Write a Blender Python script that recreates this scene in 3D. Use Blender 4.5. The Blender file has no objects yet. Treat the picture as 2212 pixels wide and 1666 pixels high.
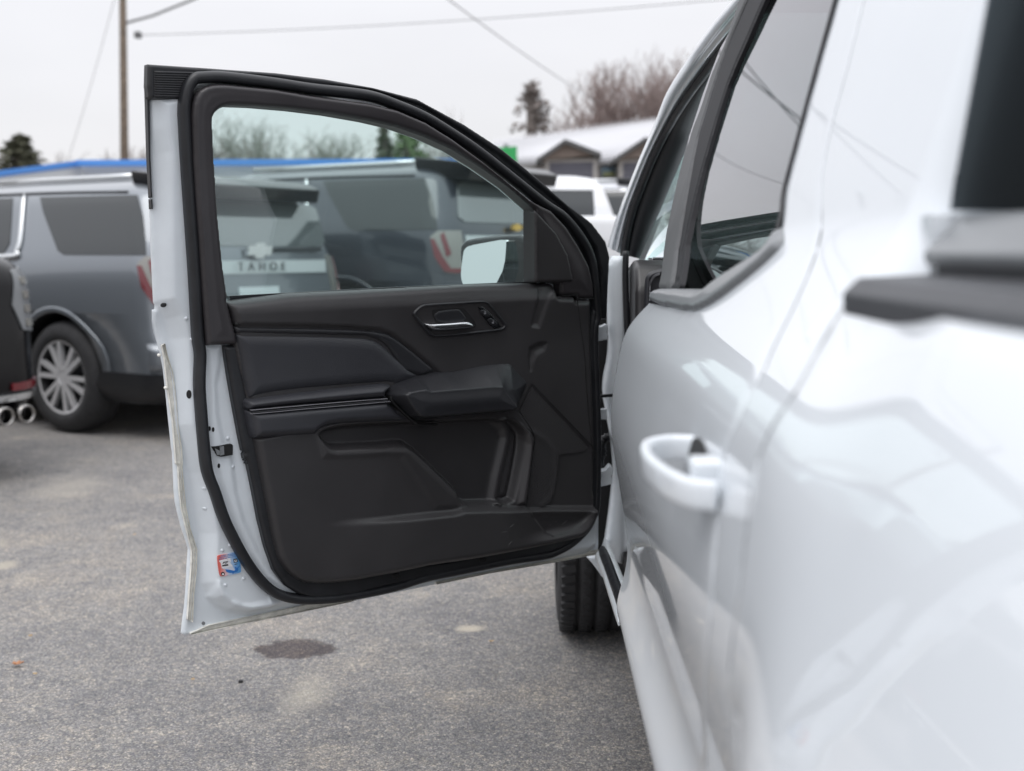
import bpy, bmesh, math, random
import numpy as np
from mathutils import Vector, Matrix
random.seed(7); np.random.seed(7)
SC = bpy.context.scene; COL = SC.collection
R = math.radians
# ------------------------------------------------------------------ camera
CAM_H = 1.38; FPX = 2600.0; CU, CV = 1106.0, 833.0       # focal length and centre in 2212-wide picture units
PITCH = math.atan((CV-540.0)/FPX)
YAW = math.atan((1150.0-CU)/FPX*math.cos(PITCH))
cd = bpy.data.cameras.new('camera'); cam = bpy.data.objects.new('camera', cd); COL.objects.link(cam)
cd.sensor_width = 36; cd.lens = 36*FPX/2212; cd.clip_start = .05; cd.clip_end = 3000
cam.location = (0, 0, CAM_H); cam.rotation_euler = (R(90)-PITCH, 0, YAW)
cd.dof.use_dof = True; cd.dof.focus_distance = 2.8; cd.dof.aperture_fstop = 3.0
SC.camera = cam
SC.render.engine = 'CYCLES'
# ------------------------------------------------------------------ sky, sun, exposure
wo = bpy.data.worlds.new('World'); SC.world = wo; wo.use_nodes = True
nt = wo.node_tree; nt.nodes.clear()
def N(t, k, **kw):
    n = t.nodes.new(k)
    for a, b in kw.items(): setattr(n, a, b)
    return n
out = N(nt, 'ShaderNodeOutputWorld'); bg = N(nt, 'ShaderNodeBackground')
sky = N(nt, 'ShaderNodeTexSky', sky_type='NISHITA', sun_disc=False, sun_elevation=R(66), sun_rotation=R(-150))
tc = N(nt, 'ShaderNodeTexCoord'); sp = N(nt, 'ShaderNodeSeparateXYZ'); nt.links.new(tc.outputs['Generated'], sp.inputs[0])
rp = N(nt, 'ShaderNodeValToRGB')
e = rp.color_ramp.elements                                 # overcast: brighter towards the zenith
e[0].position = 0; e[0].color = (.166, .163, .167, 1)
e[1].position = 1; e[1].color = (.40, .405, .42, 1)
x = e.new(.10); x.color = (.168, .166, .170, 1)
x = e.new(.30); x.color = (.190, .190, .197, 1)
nt.links.new(sp.outputs['Z'], rp.inputs[0])
nz = N(nt, 'ShaderNodeTexNoise'); nz.inputs['Scale'].default_value = 2.2; nz.inputs['Detail'].default_value = 5
mpn = N(nt, 'ShaderNodeMapping'); mpn.inputs['Scale'].default_value = (1, 1, 3.0)
nt.links.new(tc.outputs['Generated'], mpn.inputs[0]); nt.links.new(mpn.outputs[0], nz.inputs['Vector'])
mr = N(nt, 'ShaderNodeMapRange'); mr.inputs[1].default_value = .3; mr.inputs[2].default_value = .7; mr.inputs[3].default_value = 5.0*.935; mr.inputs[4].default_value = 5.0*1.045
nt.links.new(nz.outputs[0], mr.inputs[0])
cl = N(nt, 'ShaderNodeMix', data_type='RGBA', blend_type='MULTIPLY'); cl.inputs[0].default_value = 1
nt.links.new(rp.outputs[0], cl.inputs[6]); nt.links.new(mr.outputs[0], cl.inputs[7])
mx = N(nt, 'ShaderNodeMix', data_type='RGBA'); mx.inputs[0].default_value = .012
nt.links.new(cl.outputs[2], mx.inputs[6]); nt.links.new(sky.outputs[0], mx.inputs[7])
nt.links.new(mx.outputs[2], bg.inputs[0]); bg.inputs[1].default_value = 1.0
# clouds are given in radiance already; the sky texture shows through them at 3 percent
nt.links.new(bg.outputs[0], out.inputs[0])
sl = bpy.data.lights.new('sun', 'SUN'); sl.energy = 1.0; sl.angle = R(35); sl.color = (1, .97, .93)
so = bpy.data.objects.new('sun', sl); COL.objects.link(so); so.rotation_euler = (R(24), 0, R(-30))
vs = SC.view_settings; vs.view_transform = 'Standard'; vs.look = 'None'; vs.exposure = 0; vs.gamma = 1; vs.use_curve_mapping = False

# ------------------------------------------------------------------ helpers: rays through points measured on the photograph
_cp, _sp = math.cos(PITCH), math.sin(PITCH); _cy, _sy = math.cos(YAW), math.sin(YAW)
CF = np.array([-_sy*_cp, _cy*_cp, -_sp]); CR = np.array([_cy, _sy, 0]); CUp = np.cross(CR, CF)
C0 = np.array([0, 0, CAM_H])
def ray(p):
    p = np.atleast_2d(np.asarray(p, float))
    return CF + CR*((p[:, 0:1]-CU)/FPX) + CUp*((CV-p[:, 1:2])/FPX)
def at_y(u, v, Y):
    d = ray([(u, v)])[0]; return C0 + d*(Y/d[1])
def at_z(u, v, Z):
    d = ray([(u, v)])[0]; return C0 + d*((Z-CAM_H)/d[2])
def at_x(u, v, X):
    d = ray([(u, v)])[0]; return C0 + d*(X/d[0])
def zm(ox, oy, sc):                                         # measured on an enlargement of the photograph
    k = 2212/4080
    return lambda *pts: np.array([((ox+x/sc)*k, (oy+y/sc)*k) for x, y in pts])
ZA = zm(800, 350, 1.3406); ZB = zm(800, 1100, 1.6658); ZC = zm(1600, 1100, 1.3889); ZD = zm(600, 1800, 1.8433)
ZE = zm(550, 230, 1.4229); ZF = zm(0, 0, 1.6664); ZG = zm(0, 600, 1.282); ZH = zm(1900, 200, 2.38)
ZI = zm(2200, 1000, .98); ZJ = zm(2400, 0, 1.282); ZK = zm(2500, 700, 2.777); ZL = zm(3200, 0, 1.1898)
ZM = zm(2100, 2100, 2.777); ZN = zm(2300, 1300, .9404); ZT = zm(1700, 2000, 2.949); ZS = zm(800, 2150, 6.663)
def cat(*a): return np.vstack([np.atleast_2d(np.asarray(x, float)) for x in a])

def chaikin(p, it=2, closed=True):
    p = np.asarray(p, float)
    for _ in range(it):
        q = np.roll(p, -1, 0)
        a = p*.75+q*.25; b = p*.25+q*.75
        r = np.empty((2*len(p), p.shape[1])); r[0::2] = a; r[1::2] = b
        if not closed: r = np.vstack([p[:1], r[:-2], p[-1:]])
        p = r
    return p
def crom(p, n=8, closed=False):
    p = np.asarray(p, float)
    P = np.vstack([p[-1:], p, p[:2]]) if closed else np.vstack([2*p[0]-p[1], p, 2*p[-1]-p[-2]])
    o = []
    for i in range(len(P)-3):
        a, b, c, d = P[i:i+4]
        for k in range(n):
            t = k/n
            o.append(.5*((2*b)+(c-a)*t+(2*a-5*b+4*c-d)*t*t+(3*b-a-3*c+d)*t**3))
    if not closed: o.append(p[-1])
    return np.array(o)
def sdf(P, loops):
    A = np.vstack(loops); B = np.vstack([np.roll(l, -1, 0) for l in loops]); D = B-A
    L2 = (D**2).sum(1)+1e-18
    sd = np.empty(len(P)); nr = np.empty((len(P), 2))
    for i in range(0, len(P), 12000):
        q = P[i:i+12000]; w = q[:, None]-A[None]
        t = np.clip((w*D[None]).sum(2)/L2, 0, 1)
        c = A[None]+t[..., None]*D[None]; dd = ((q[:, None]-c)**2).sum(2); j = dd.argmin(1); k = np.arange(len(q))
        dist = np.sqrt(dd[k, j]); nr[i:i+len(q)] = c[k, j]
        y = q[:, 1:2]; cond = (A[None, :, 1] > y) != (B[None, :, 1] > y)
        xi = A[None, :, 0]+(y-A[None, :, 1])*D[None, :, 0]/np.where(np.abs(D[None, :, 1]) < 1e-15, 1e-15, D[None, :, 1])
        ins = ((cond & (q[:, 0:1] < xi)).sum(1) % 2) == 1
        sd[i:i+len(q)] = np.where(ins, dist, -dist)
    return sd, nr
def sstep(a, b, x):
    t = np.clip((x-a)/(b-a), 0, 1); return t*t*(3-2*t)
def rnd(sd, r):                                             # quarter round of radius r, 0..1
    t = np.clip(sd/r, 0, 1); return np.sqrt(1-(1-t)**2)

def empty(name, loc=(0, 0, 0), rz=0, label=None, cat_=None, group=None, parent=None):
    o = bpy.data.objects.new(name, None); COL.objects.link(o); o.location = loc; o.rotation_euler = (0, 0, rz)
    o.empty_display_size = .2
    if parent: o.parent = parent
    tag(o, label, cat_, group); return o
def tag(o, label=None, cat_=None, group=None, kind=None):
    if label: o['label'] = label
    if cat_: o['category'] = cat_
    if group: o['group'] = group
    if kind: o['kind'] = kind
    return o
def offs(parent):                                           # world offset of an unrotated parent chain
    v = np.zeros(3)
    while parent is not None:
        v = v+np.array(parent.location); parent = parent.parent
    return v
def mk(name, V, F, mat, parent=None, smooth=None, uv=None, world=False, kind=None, label=None):
    V = np.asarray(V, float)
    if world and parent is not None: V = V-offs(parent)
    me = bpy.data.meshes.new(name); me.from_pydata(V.tolist(), [], [tuple(int(i) for i in f) for f in F])
    if smooth is True: me.polygons.foreach_set('use_smooth', [True]*len(me.polygons))
    elif smooth is not None and smooth is not False: me.polygons.foreach_set('use_smooth', smooth)
    if uv is not None:
        ul = me.uv_layers.new(name='UVMap'); vi = np.empty(len(me.loops), int); me.loops.foreach_get('vertex_index', vi)
        ul.data.foreach_set('uv', np.asarray(uv, np.float32)[vi].ravel())
    me.materials.append(mat); me.update()
    o = bpy.data.objects.new(name, me); COL.objects.link(o)
    if parent is not None: o.parent = parent
    if kind: o['kind'] = kind
    if label: o['label'] = label
    return o
def sheet(name, loops, mat, mp, parent=None, res=.004, h=0.0, base=None, world=True, label=None, kind=None):
    """a plate with the outline loops[0] and holes loops[1:], height h(xy, dist to edge), walls down to base"""
    loops = [np.asarray(l, float) for l in loops]
    mn = loops[0].min(0); mxx = loops[0].max(0)
    nx = max(2, int(math.ceil((mxx[0]-mn[0])/res))+1); ny = max(2, int(math.ceil((mxx[1]-mn[1])/res))+1)
    xs = np.linspace(mn[0]-res*.01, mxx[0]+res*.01, nx); ys = np.linspace(mn[1]-res*.01, mxx[1]+res*.01, ny)
    X, Y = np.meshgrid(xs, ys); P = np.c_[X.ravel(), Y.ravel()]
    sd, nr = sdf(P, loops)
    S = sd.reshape(ny, nx); ctr = (S[:-1, :-1]+S[1:, :-1]+S[:-1, 1:]+S[1:, 1:])/4
    K = ctr > 0
    if not K.any(): return None
    cnt = np.zeros((ny, nx), int)
    cnt[:-1, :-1] += K; cnt[1:, :-1] += K; cnt[:-1, 1:] += K; cnt[1:, 1:] += K
    cnt = cnt.ravel(); used = cnt > 0; bd = used & (cnt < 4)
    P[bd] = nr[bd]; sd[bd] = 0; sd = np.maximum(sd, 0)
    bi = np.where(bd)[0]
    for l in loops:
        a = np.roll(l, 1, 0)-l; b = np.roll(l, -1, 0)-l
        cs = (a*b).sum(1)/(np.linalg.norm(a, axis=1)*np.linalg.norm(b, axis=1)+1e-12)
        for c in l[cs > -.93]:
            d = ((P[bi]-c)**2).sum(1); j = d.argmin()
            if d[j] < (1.5*res)**2: P[bi[j]] = c
    idx = -np.ones(nx*ny, int); ui = np.where(used)[0]; idx[ui] = np.arange(len(ui))
    I, J = np.where(K); a = I*nx+J
    quads = np.c_[idx[a], idx[a+1], idx[a+nx+1], idx[a+nx]]
    Pu = P[ui]; su = sd[ui]
    H = h(Pu, su) if callable(h) else np.full(len(Pu), float(h))
    V = mp(Pu, H)
    faces = quads.tolist(); sm = [True]*len(faces); UV = Pu
    if base is not None:
        Kp = np.pad(K, 1); ed = []
        for di, dj, (p, q) in ((-1, 0, (0, 1)), (0, 1, (1, 2)), (1, 0, (2, 3)), (0, -1, (3, 0))):
            m = ~Kp[I+1+di, J+1+dj]; ed.append(quads[m][:, [p, q]])
        ed = np.vstack(ed); eu, inv = np.unique(ed.ravel(), return_inverse=True); inv = inv.reshape(-1, 2)
        nb = len(eu); n0 = len(V)
        V = np.vstack([V, V[eu], mp(Pu[eu], np.full(nb, float(base)))]); UV = np.vstack([UV, Pu[eu], Pu[eu]])
        w = np.c_[n0+inv[:, 1], n0+inv[:, 0], n0+nb+inv[:, 0], n0+nb+inv[:, 1]]
        faces += w.tolist(); sm += [True]*len(w)
    return mk(name, V, faces, mat, parent, sm, UV, world, kind, label)
def sweep(name, path, nrm, wa, wd, mat, parent=None, sides=8, closed=False, world=True, power=1.0, kind=None, label=None):
    """tube of half width wa across and wd along the given normal"""
    P = np.asarray(path, float); n = len(P)
    T = (np.roll(P, -1, 0)-np.roll(P, 1, 0)) if closed else np.gradient(P, axis=0)
    T /= np.linalg.norm(T, axis=1)[:, None]+1e-12
    Nn = np.tile(np.asarray(nrm, float), (n, 1)) if np.ndim(nrm) == 1 else np.asarray(nrm)
    B = np.cross(T, Nn); B /= np.linalg.norm(B, axis=1)[:, None]+1e-12; Nn = np.cross(B, T)
    wa = np.broadcast_to(wa, n); wd = np.broadcast_to(wd, n)
    V = []; F = []
    for k in range(sides):
        a = 2*math.pi*k/sides+math.pi/sides; c, s = math.cos(a), math.sin(a)
        c = math.copysign(abs(c)**power, c); s = math.copysign(abs(s)**power, s)
        V.append(P+B*(wa*c)[:, None]+Nn*(wd*s)[:, None])
    V = np.stack(V, 1).reshape(-1, 3)
    m = n if closed else n-1
    for i in range(m):
        for k in range(sides):
            i2 = (i+1) % n; k2 = (k+1) % sides
            F.append((i*sides+k, i*sides+k2, i2*sides+k2, i2*sides+k))
    if not closed: F.append(tuple(range(sides))[::-1]); F.append(tuple((n-1)*sides+k for k in range(sides)))
    return mk(name, V, F, mat, parent, True, None, world, kind, label)
class MB:                                                   # a bag of boxes and quads that becomes one mesh
    def __init__(s): s.V = []; s.F = []
    def add(s, V, F):
        o = len(s.V); s.V += [tuple(v) for v in V]; s.F += [tuple(i+o for i in f) for f in F]
    def box(s, a, b, M=None):
        x0, y0, z0 = a; x1, y1, z1 = b
        V = [(x0, y0, z0), (x1, y0, z0), (x1, y1, z0), (x0, y1, z0), (x0, y0, z1), (x1, y0, z1), (x1, y1, z1), (x0, y1, z1)]
        if M is not None: V = [tuple(M @ Vector(v)) for v in V]
        s.add(V, [(0, 3, 2, 1), (4, 5, 6, 7), (0, 1, 5, 4), (1, 2, 6, 5), (2, 3, 7, 6), (3, 0, 4, 7)])
    def prism(s, pts, dirv):                                # 3-D polygon extruded along dirv
        n = len(pts); P = [np.asarray(p, float) for p in pts]; D = np.asarray(dirv, float)
        s.add([tuple(p) for p in P]+[tuple(p+D) for p in P], [tuple(range(n))[::-1], tuple(range(n, 2*n))]+[(i, (i+1) % n, n+(i+1) % n, n+i) for i in range(n)])
    def build(s, name, mat, parent=None, smooth=False, world=False, bevel=0, kind=None, label=None):
        o = mk(name, s.V, s.F, mat, parent, smooth, None, world, kind, label)
        bm = bmesh.new(); bm.from_mesh(o.data); bmesh.ops.recalc_face_normals(bm, faces=bm.faces)
        if bevel:
            bmesh.ops.bevel(bm, geom=list(bm.edges), offset=bevel, segments=3, profile=.5, affect='EDGES', clamp_overlap=True)
            for f in bm.faces: f.smooth = True
        bm.to_mesh(o.data); bm.free()
        if bevel:
            for f in o.data.polygons: pass
            m = o.modifiers.new('wn', 'WEIGHTED_NORMAL')
        return o
def loft(name, A, B, mat, parent=None, world=True, thick=None, smooth=True):
    A = np.asarray(A, float); B = np.asarray(B, float); n = len(A)
    V = np.vstack([A, B]); F = [(i, i+1, n+i+1, n+i) for i in range(n-1)]
    o = mk(name, V, F, mat, parent, smooth, None, world)
    if thick: m = o.modifiers.new('so', 'SOLIDIFY'); m.thickness = thick; m.offset = 0
    return o

# ------------------------------------------------------------------ materials
def pmat(name, col, rough=.5, metal=0, spec=.5, coat=0, coat_r=.05, bump=None, var=None, uvb=False, emit=None, sheen=0):
    m = bpy.data.materials.new(name); m.use_nodes = True; t = m.node_tree; b = t.nodes['Principled BSDF']
    b.inputs['Base Color'].default_value = (*col, 1); b.inputs['Roughness'].default_value = rough; b.inputs['Metallic'].default_value = metal
    b.inputs['Specular IOR Level'].default_value = spec; b.inputs['Coat Weight'].default_value = coat; b.inputs['Coat Roughness'].default_value = coat_r
    co = N(t, 'ShaderNodeTexCoord')
    if var:                                                 # (scale, amount, rough amount)
        n = N(t, 'ShaderNodeTexNoise'); n.inputs['Scale'].default_value = var[0]; n.inputs['Detail'].default_value = 6; n.inputs['Roughness'].default_value = .6
        t.links.new(co.outputs['Object'], n.inputs['Vector'])
        r = N(t, 'ShaderNodeMapRange'); r.inputs[1].default_value = .3; r.inputs[2].default_value = .7; r.inputs[3].default_value = 1-var[1]; r.inputs[4].default_value = 1+var[1]
        t.links.new(n.outputs[0], r.inputs[0])
        mm = N(t, 'ShaderNodeMix', data_type='RGBA', blend_type='MULTIPLY'); mm.inputs[0].default_value = 1; mm.inputs[6].default_value = (*col, 1)
        t.links.new(r.outputs[0], mm.inputs[7]); t.links.new(mm.outputs[2], b.inputs['Base Color'])
        if len(var) > 2:
            r2 = N(t, 'ShaderNodeMapRange'); r2.inputs[1].default_value = .3; r2.inputs[2].default_value = .7; r2.inputs[3].default_value = rough-var[2]; r2.inputs[4].default_value = rough+var[2]
            t.links.new(n.outputs[0], r2.inputs[0]); t.links.new(r2.outputs[0], b.inputs['Roughness'])
    if bump:                                                # (scale, distance)
        n = N(t, 'ShaderNodeTexNoise'); n.inputs['Scale'].default_value = bump[0]; n.inputs['Detail'].default_value = 3
        t.links.new(co.outputs['Object'], n.inputs['Vector'])
        bp = N(t, 'ShaderNodeBump'); bp.inputs['Distance'].default_value = bump[1]; bp.inputs['Strength'].default_value = bump[2] if len(bump) > 2 else .6
        t.links.new(n.outputs[0], bp.inputs['Height']); t.links.new(bp.outputs[0], b.inputs['Normal'])
    return m
def glassmat(name, tint, refl=.07, rough=0.0, gc=(.95, .97, .97), haze_dust=0):
    m = bpy.data.materials.new(name); m.use_nodes = True; t = m.node_tree; t.nodes.clear()
    o = N(t, 'ShaderNodeOutputMaterial'); tr = N(t, 'ShaderNodeBsdfTransparent'); gl = N(t, 'ShaderNodeBsdfGlossy'); fr = N(t, 'ShaderNodeMapRange'); mx_ = N(t, 'ShaderNodeMixShader')
    tr.inputs[0].default_value = (*tint, 1); gl.inputs['Roughness'].default_value = rough
    ge = N(t, 'ShaderNodeNewGeometry'); dt = N(t, 'ShaderNodeVectorMath', operation='DOT_PRODUCT'); ab = N(t, 'ShaderNodeMath', operation='ABSOLUTE'); om = N(t, 'ShaderNodeMath', operation='SUBTRACT'); pw = N(t, 'ShaderNodeMath', operation='POWER')
    t.links.new(ge.outputs['Normal'], dt.inputs[0]); t.links.new(ge.outputs['Incoming'], dt.inputs[1]); t.links.new(dt.outputs['Value'], ab.inputs[0]); om.inputs[0].default_value = 1; t.links.new(ab.outputs[0], om.inputs[1])
    t.links.new(om.outputs[0], pw.inputs[0]); pw.inputs[1].default_value = 5; t.links.new(pw.outputs[0], fr.inputs[0]); fr.inputs[3].default_value = refl; fr.inputs[4].default_value = 1   # Schlick, both faces alike
    gl.inputs[0].default_value = (*gc, 1)
    if haze_dust:  # pale teal diffuse veil: reflected haze and dust put into the glass
        df = N(t, 'ShaderNodeBsdfDiffuse'); df.inputs[0].default_value = (.75, .92, .90, 1); m3 = N(t, 'ShaderNodeMixShader'); m3.inputs[0].default_value = haze_dust
        t.links.new(tr.outputs[0], m3.inputs[1]); t.links.new(df.outputs[0], m3.inputs[2]); tr = m3
    t.links.new(fr.outputs[0], mx_.inputs[0]); t.links.new(tr.outputs[0], mx_.inputs[1]); t.links.new(gl.outputs[0], mx_.inputs[2]); t.links.new(mx_.outputs[0], o.inputs[0])
    return m
M = {}
M['paint'] = pmat('white_paint', (.72, .76, .80), .45, coat=1, coat_r=.03, var=(3, .015))
M['inpaint'] = pmat('white_inner_paint', (.68, .725, .765), .38, coat=.6, coat_r=.12, var=(9, .04), bump=(260, .0006, .25))
M['sealer'] = pmat('seam_sealer', (.70, .69, .64), .55, var=(45, .22), bump=(90, .003, .6))
M['rubber'] = pmat('black_rubber', (.014, .015, .018), .42, var=(20, .2, .08), bump=(400, .0004, .4))
M['plastic'] = pmat('charcoal_plastic', (.034, .0325, .0345), .37, var=(5, .10, .05), bump=(900, .0006, .55))
M['plastic2'] = pmat('black_grained_plastic', (.020, .0205, .024), .37, var=(6, .12, .05), bump=(900, .0006, .6))
M['frameplastic'] = pmat('frame_plastic', (.034, .031, .034), .35, var=(7, .12, .06), bump=(1100, .0004, .5))
M['leather'] = pmat('grey_leatherette', (.031, .032, .038), .38, var=(8, .08, .04), bump=(620, .0012, .6))
M['thread'] = pmat('grey_thread', (.24, .24, .26), .8)
M['chrome'] = pmat('chrome', (.75, .76, .78), .09, 1)
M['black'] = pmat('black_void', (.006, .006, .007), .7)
M['gloss'] = pmat('gloss_black', (.010, .011, .013), .12)
M['satin'] = pmat('satin_grey', (.17, .18, .19), .38, coat=.3, var=(14, .06))
M['tyre'] = pmat('tyre_rubber', (.028, .028, .030), .72, var=(25, .25), bump=(220, .001, .5))
M['alloy'] = pmat('alloy', (.56, .56, .57), .22, 1)
M['doorglass'] = glassmat('tinted_door_glass', (.80, .945, .925), haze_dust=.05)
M['shield'] = glassmat('windshield_glass', (.86, .95, .93))
M['privacy'] = glassmat('privacy_glass', (.075, .085, .085), .30, gc=(.90, .89, .91))
M['backglass'] = glassmat('back_window_glass', (.05, .06, .065), .03, gc=(.5, .55, .6))
M['pillarblack'] = pmat('pillar_black', (.10, .102, .106), .55, spec=.25, var=(14, .06))
M['channel'] = pmat('channel_rubber', (.022, .022, .025), .6, spec=.2)
M['railblack'] = pmat('rail_plastic', (.060, .063, .070), .5, var=(14, .1))
M['gapgrey'] = pmat('gap_shade', (.05, .05, .055), .8)  # shade of the shut lines as a flat dark colour
M['mirror'] = pmat('mirror', (.74, .78, .78), .015, 1)
M['blue'] = pmat('blue_fascia', (.09, .30, .78), .5)
# ================================================================== the pickup truck
HB = at_z(1290, 1190, .5); LB = at_z(400, 1370, .5)
DE = LB-HB; DE[2] = 0; DLEN = np.linalg.norm(DE); DE /= DLEN
DN = np.array([-DE[1], DE[0], 0]);
if DN @ (C0-HB) < 0: DN = -DN
def bend(z): return .17*np.logaddexp(0, (np.asarray(z, float)-1.14)*30)/30
def dmap(P, d): return np.c_[HB[0]+DE[0]*P[:, 0]+DN[0]*(d+bend(P[:, 1])), HB[1]+DE[1]*P[:, 0]+DN[1]*(d+bend(P[:, 1])), P[:, 1]]
def dpt(px, d=0.0):                                        # picture point -> (along door, height) on the door surface at depth d
    D = ray(px); b = np.zeros(len(D))
    for _ in range(12):
        t = (d+b-((C0-HB) @ DN))/(D @ DN); W = C0+D*t[:, None]; b = bend(W[:, 2])
    return np.c_[(W-HB) @ DE, W[:, 2]]
DNv = DN.copy()
TY = 2.46                                                  # distance of the B pillar
_zp = np.array([.30, .42, .50, .56, .61, .645, .692, .739, .791, .865, .959, 1.022, 1.085, 1.153, 1.215, 1.250, 1.280, 1.310, 1.36, 1.5, 1.7, 2.0, 2.3])
_xp = np.array([.42, .30, .25, .207, .184, .178, .190, .199, .1985, .187, .171, .1637, .1660, .1765, .190, .209, .236, .253, .268, .309, .368, .456, .544])
_zf = np.linspace(.3, 2.3, 1001); _pp = crom(np.c_[_zp, _xp], 12); _xf = np.interp(_zf, _pp[:, 0], _pp[:, 1])
_k = np.exp(-.5*(np.arange(-18, 19)/7.0)**2); _k /= _k.sum(); _xs = np.convolve(np.pad(_xf, 18, 'edge'), _k, 'valid')
def SX(Y, z):
    Y = np.asarray(Y, float); z = np.asarray(z, float)
    f = .045*(TY-np.clip(Y, .9, TY))*sstep(1.27, 1.42, z)              # the cabin narrows towards the back
    return np.interp(z, _zf, _xs)+f
def smap(P, d): return np.c_[SX(P[:, 0], P[:, 1])-d, P[:, 0], P[:, 1]]
def spt(px, d=0.0):                                        # picture point -> (Y, z) on the truck's side: first crossing of the ray
    D = ray(px); o = []
    Y = np.linspace(.2, 6, 1500)
    for q in D:
        t = Y/q[1]; W = C0+q*t[:, None]; g = W[:, 0]-(SX(W[:, 1], W[:, 2])-d); k = np.where(g > 0)[0]
        k = k[0] if len(k) else len(Y)-1
        if k > 0:
            a = g[k-1]/(g[k-1]-g[k]+1e-12); y = Y[k-1]+a*(Y[k]-Y[k-1])
        else: y = Y[0]
        o.append((y, C0[2]+q[2]/q[1]*y))
    return np.array(o)
truck = empty('pickup_truck', (1.05, 2.6, 0), 0, 'white pickup truck in the foreground with its front door swung wide open', 'pickup truck')
T_ = truck
# ---- body side panels
door_back = cat(spt([(1900, -140), (1843, 97), (1775, 390), (1699, 690), (1640, 815), (1599, 901), (1567, 982), (1556, 1074), (1540, 1250), (1529, 1397), (1524, 1666)]))
zb = door_back[-1]
belt_low = spt(ZJ((240, 1550), (430, 1585), (470, 1580), (560, 1530), (700, 1425), (800, 1345), (880, 1262), (905, 1225)))
glass_r = spt(ZJ((925, 1130), (940, 960), (985, 780), (1045, 560), (1110, 330), (1205, 0), (1240, -120)))
rd = cat([(TY, .60), (TY, .7), (TY, .8), (TY, .9), (TY, 1.0), (TY, 1.1), (TY, 1.2)], belt_low, glass_r, crom(door_back, 6), [(zb[0]+.03, .75), (zb[0]+.04, .60)])
rear_door = sheet('rear_door', [rd], M['paint'], smap, T_, res=.009, h=lambda P, s: .0012*rnd(s, .003), base=-.03)
sp2 = []
# cab side behind the door and the cab corner that turns to the back wall
gap = spt([(1860, 600), (1789, 711), (1715, 845), (1650, 953), (1616, 1080), (1602, 1200), (1592, 1310), (1588, 1666)])
gb = gap[-1]
dbk = crom(door_back, 6)
cabp = cat(dbk+np.array([-.004, 0]), [(zb[0]+.024, .75), (zb[0]+.034, .55), (gb[0]-.0, .55)], gap[::-1], [(gap[0][0]-.005, 1.42), (gap[0][0]-.0, 1.6), (gap[0][0]+.02, 1.9)])
sheet('cab_side_panel', [cabp], M['paint'], smap, T_, res=.009, h=lambda P, s: .0*s, base=-.03)
for pth_ in (dbk, crom(gap, 6)): sweep('shut_line_shade', smap(pth_-np.array([.002, 0]), -.0035), (-1, 0, 0), .0035, .003, M['gapgrey'], T_, sides=6)  # dark strips laid in the gaps, standing in for their shade
_zbd = np.array([.5, .7, .9, 1.0, 1.1, 1.2, 1.26, 1.30, 1.34]); _xbd = np.array([.12, .108, .118, .132, .158, .192, .215, .236, .266])
def bmap(P, d):
    k = sstep(.95, .70, P[:, 0]); x = SX(P[:, 0], P[:, 1])*(1-k)+np.interp(P[:, 1], np.linspace(.5, 1.34, 200), _bs)*k
    return np.c_[x-d, P[:, 0], P[:, 1]]
_bs = np.interp(np.linspace(.5, 1.34, 200), _zbd, _xbd); _bs = np.convolve(np.pad(_bs, 20, mode='reflect', reflect_type='odd'), np.ones(21)/21, 'valid'); _bs = np.convolve(_bs, np.ones(21)/21, 'valid')
bedp = cat(gap+np.array([-.007, 0]), [(gb[0]-.007, .6), (-1.2, .6), (-1.2, 1.335), (gap[0][0]-.007, 1.335)])
bedp = bedp[bedp[:, 1] < 1.3355]
sheet('bed_side', [bedp], M['paint'], bmap, T_, res=.012,
      h=lambda P, s: .003*rnd(s, .008), base=-.03)
# black backing sheet just inside the panels, puts shade into the gaps
sheet('gap_backing', [np.array([(-1.2, .5), (TY-.02, .5), (TY-.02, 1.24), (1.5, 1.34), (-1.2, 1.30)])], M['black'], lambda P, d: smap(P, d), T_, res=.03, h=-.034)
# cab back corner: plan-view curve lofted upward
def corner(z):
    x0 = SX(gap[0][0], z)-.002; y0 = gap[0][0]-.0+.03*max(0, z-1.4)
    return [(x0+r*(1-math.cos(a)), y0-(.0)-r*.75*math.sin(a)) for r in (.085,) for a in np.linspace(0, math.pi/2, 12)]
zs = np.linspace(1.30, 1.95, 24); V = []; F = []
for z in zs:
    c = corner(z)
    c = c+[(c[-1][0]+.02, c[-1][1]-.001)]
    V += [(x, y, z) for x, y in c]
m = len(c)
for i in range(len(zs)-1):
    for j in range(m-1): F.append((i*m+j, i*m+j+1, (i+1)*m+j+1, (i+1)*m+j))
mk('cab_corner', V, F, M['paint'], T_, True, None, True)
yb = gap[0][0]-.064
rw = np.array([at_y(u, v, yb+.004)[[0, 2]] for u, v in [(2048, 455), (2056, 400), (2098, 170), (2136, -40), (2166, -200)]])
rwp = cat(rw, [(1.75, rw[-1][1]), (1.85, 1.40)])
sheet('rear_window', [rwp], M['backglass'], lambda P, d: np.c_[P[:, 0], np.full(len(P), yb)-d, P[:, 1]], T_, res=.02, h=.006, base=0.0)
MB_ = MB(); MB_.box((SX(0, 1.3)+.09, yb+.002, .6), (1.85, yb+.03, 1.41)); MB_.build('cab_back_wall', M['paint'], T_, world=True)
MB_ = MB(); MB_.box((rw[-1][0]-.02, yb+.03, 1.86), (1.9, yb+.05, 2.0)); MB_.build('cab_back_trim', M['black'], T_, world=True)
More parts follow.
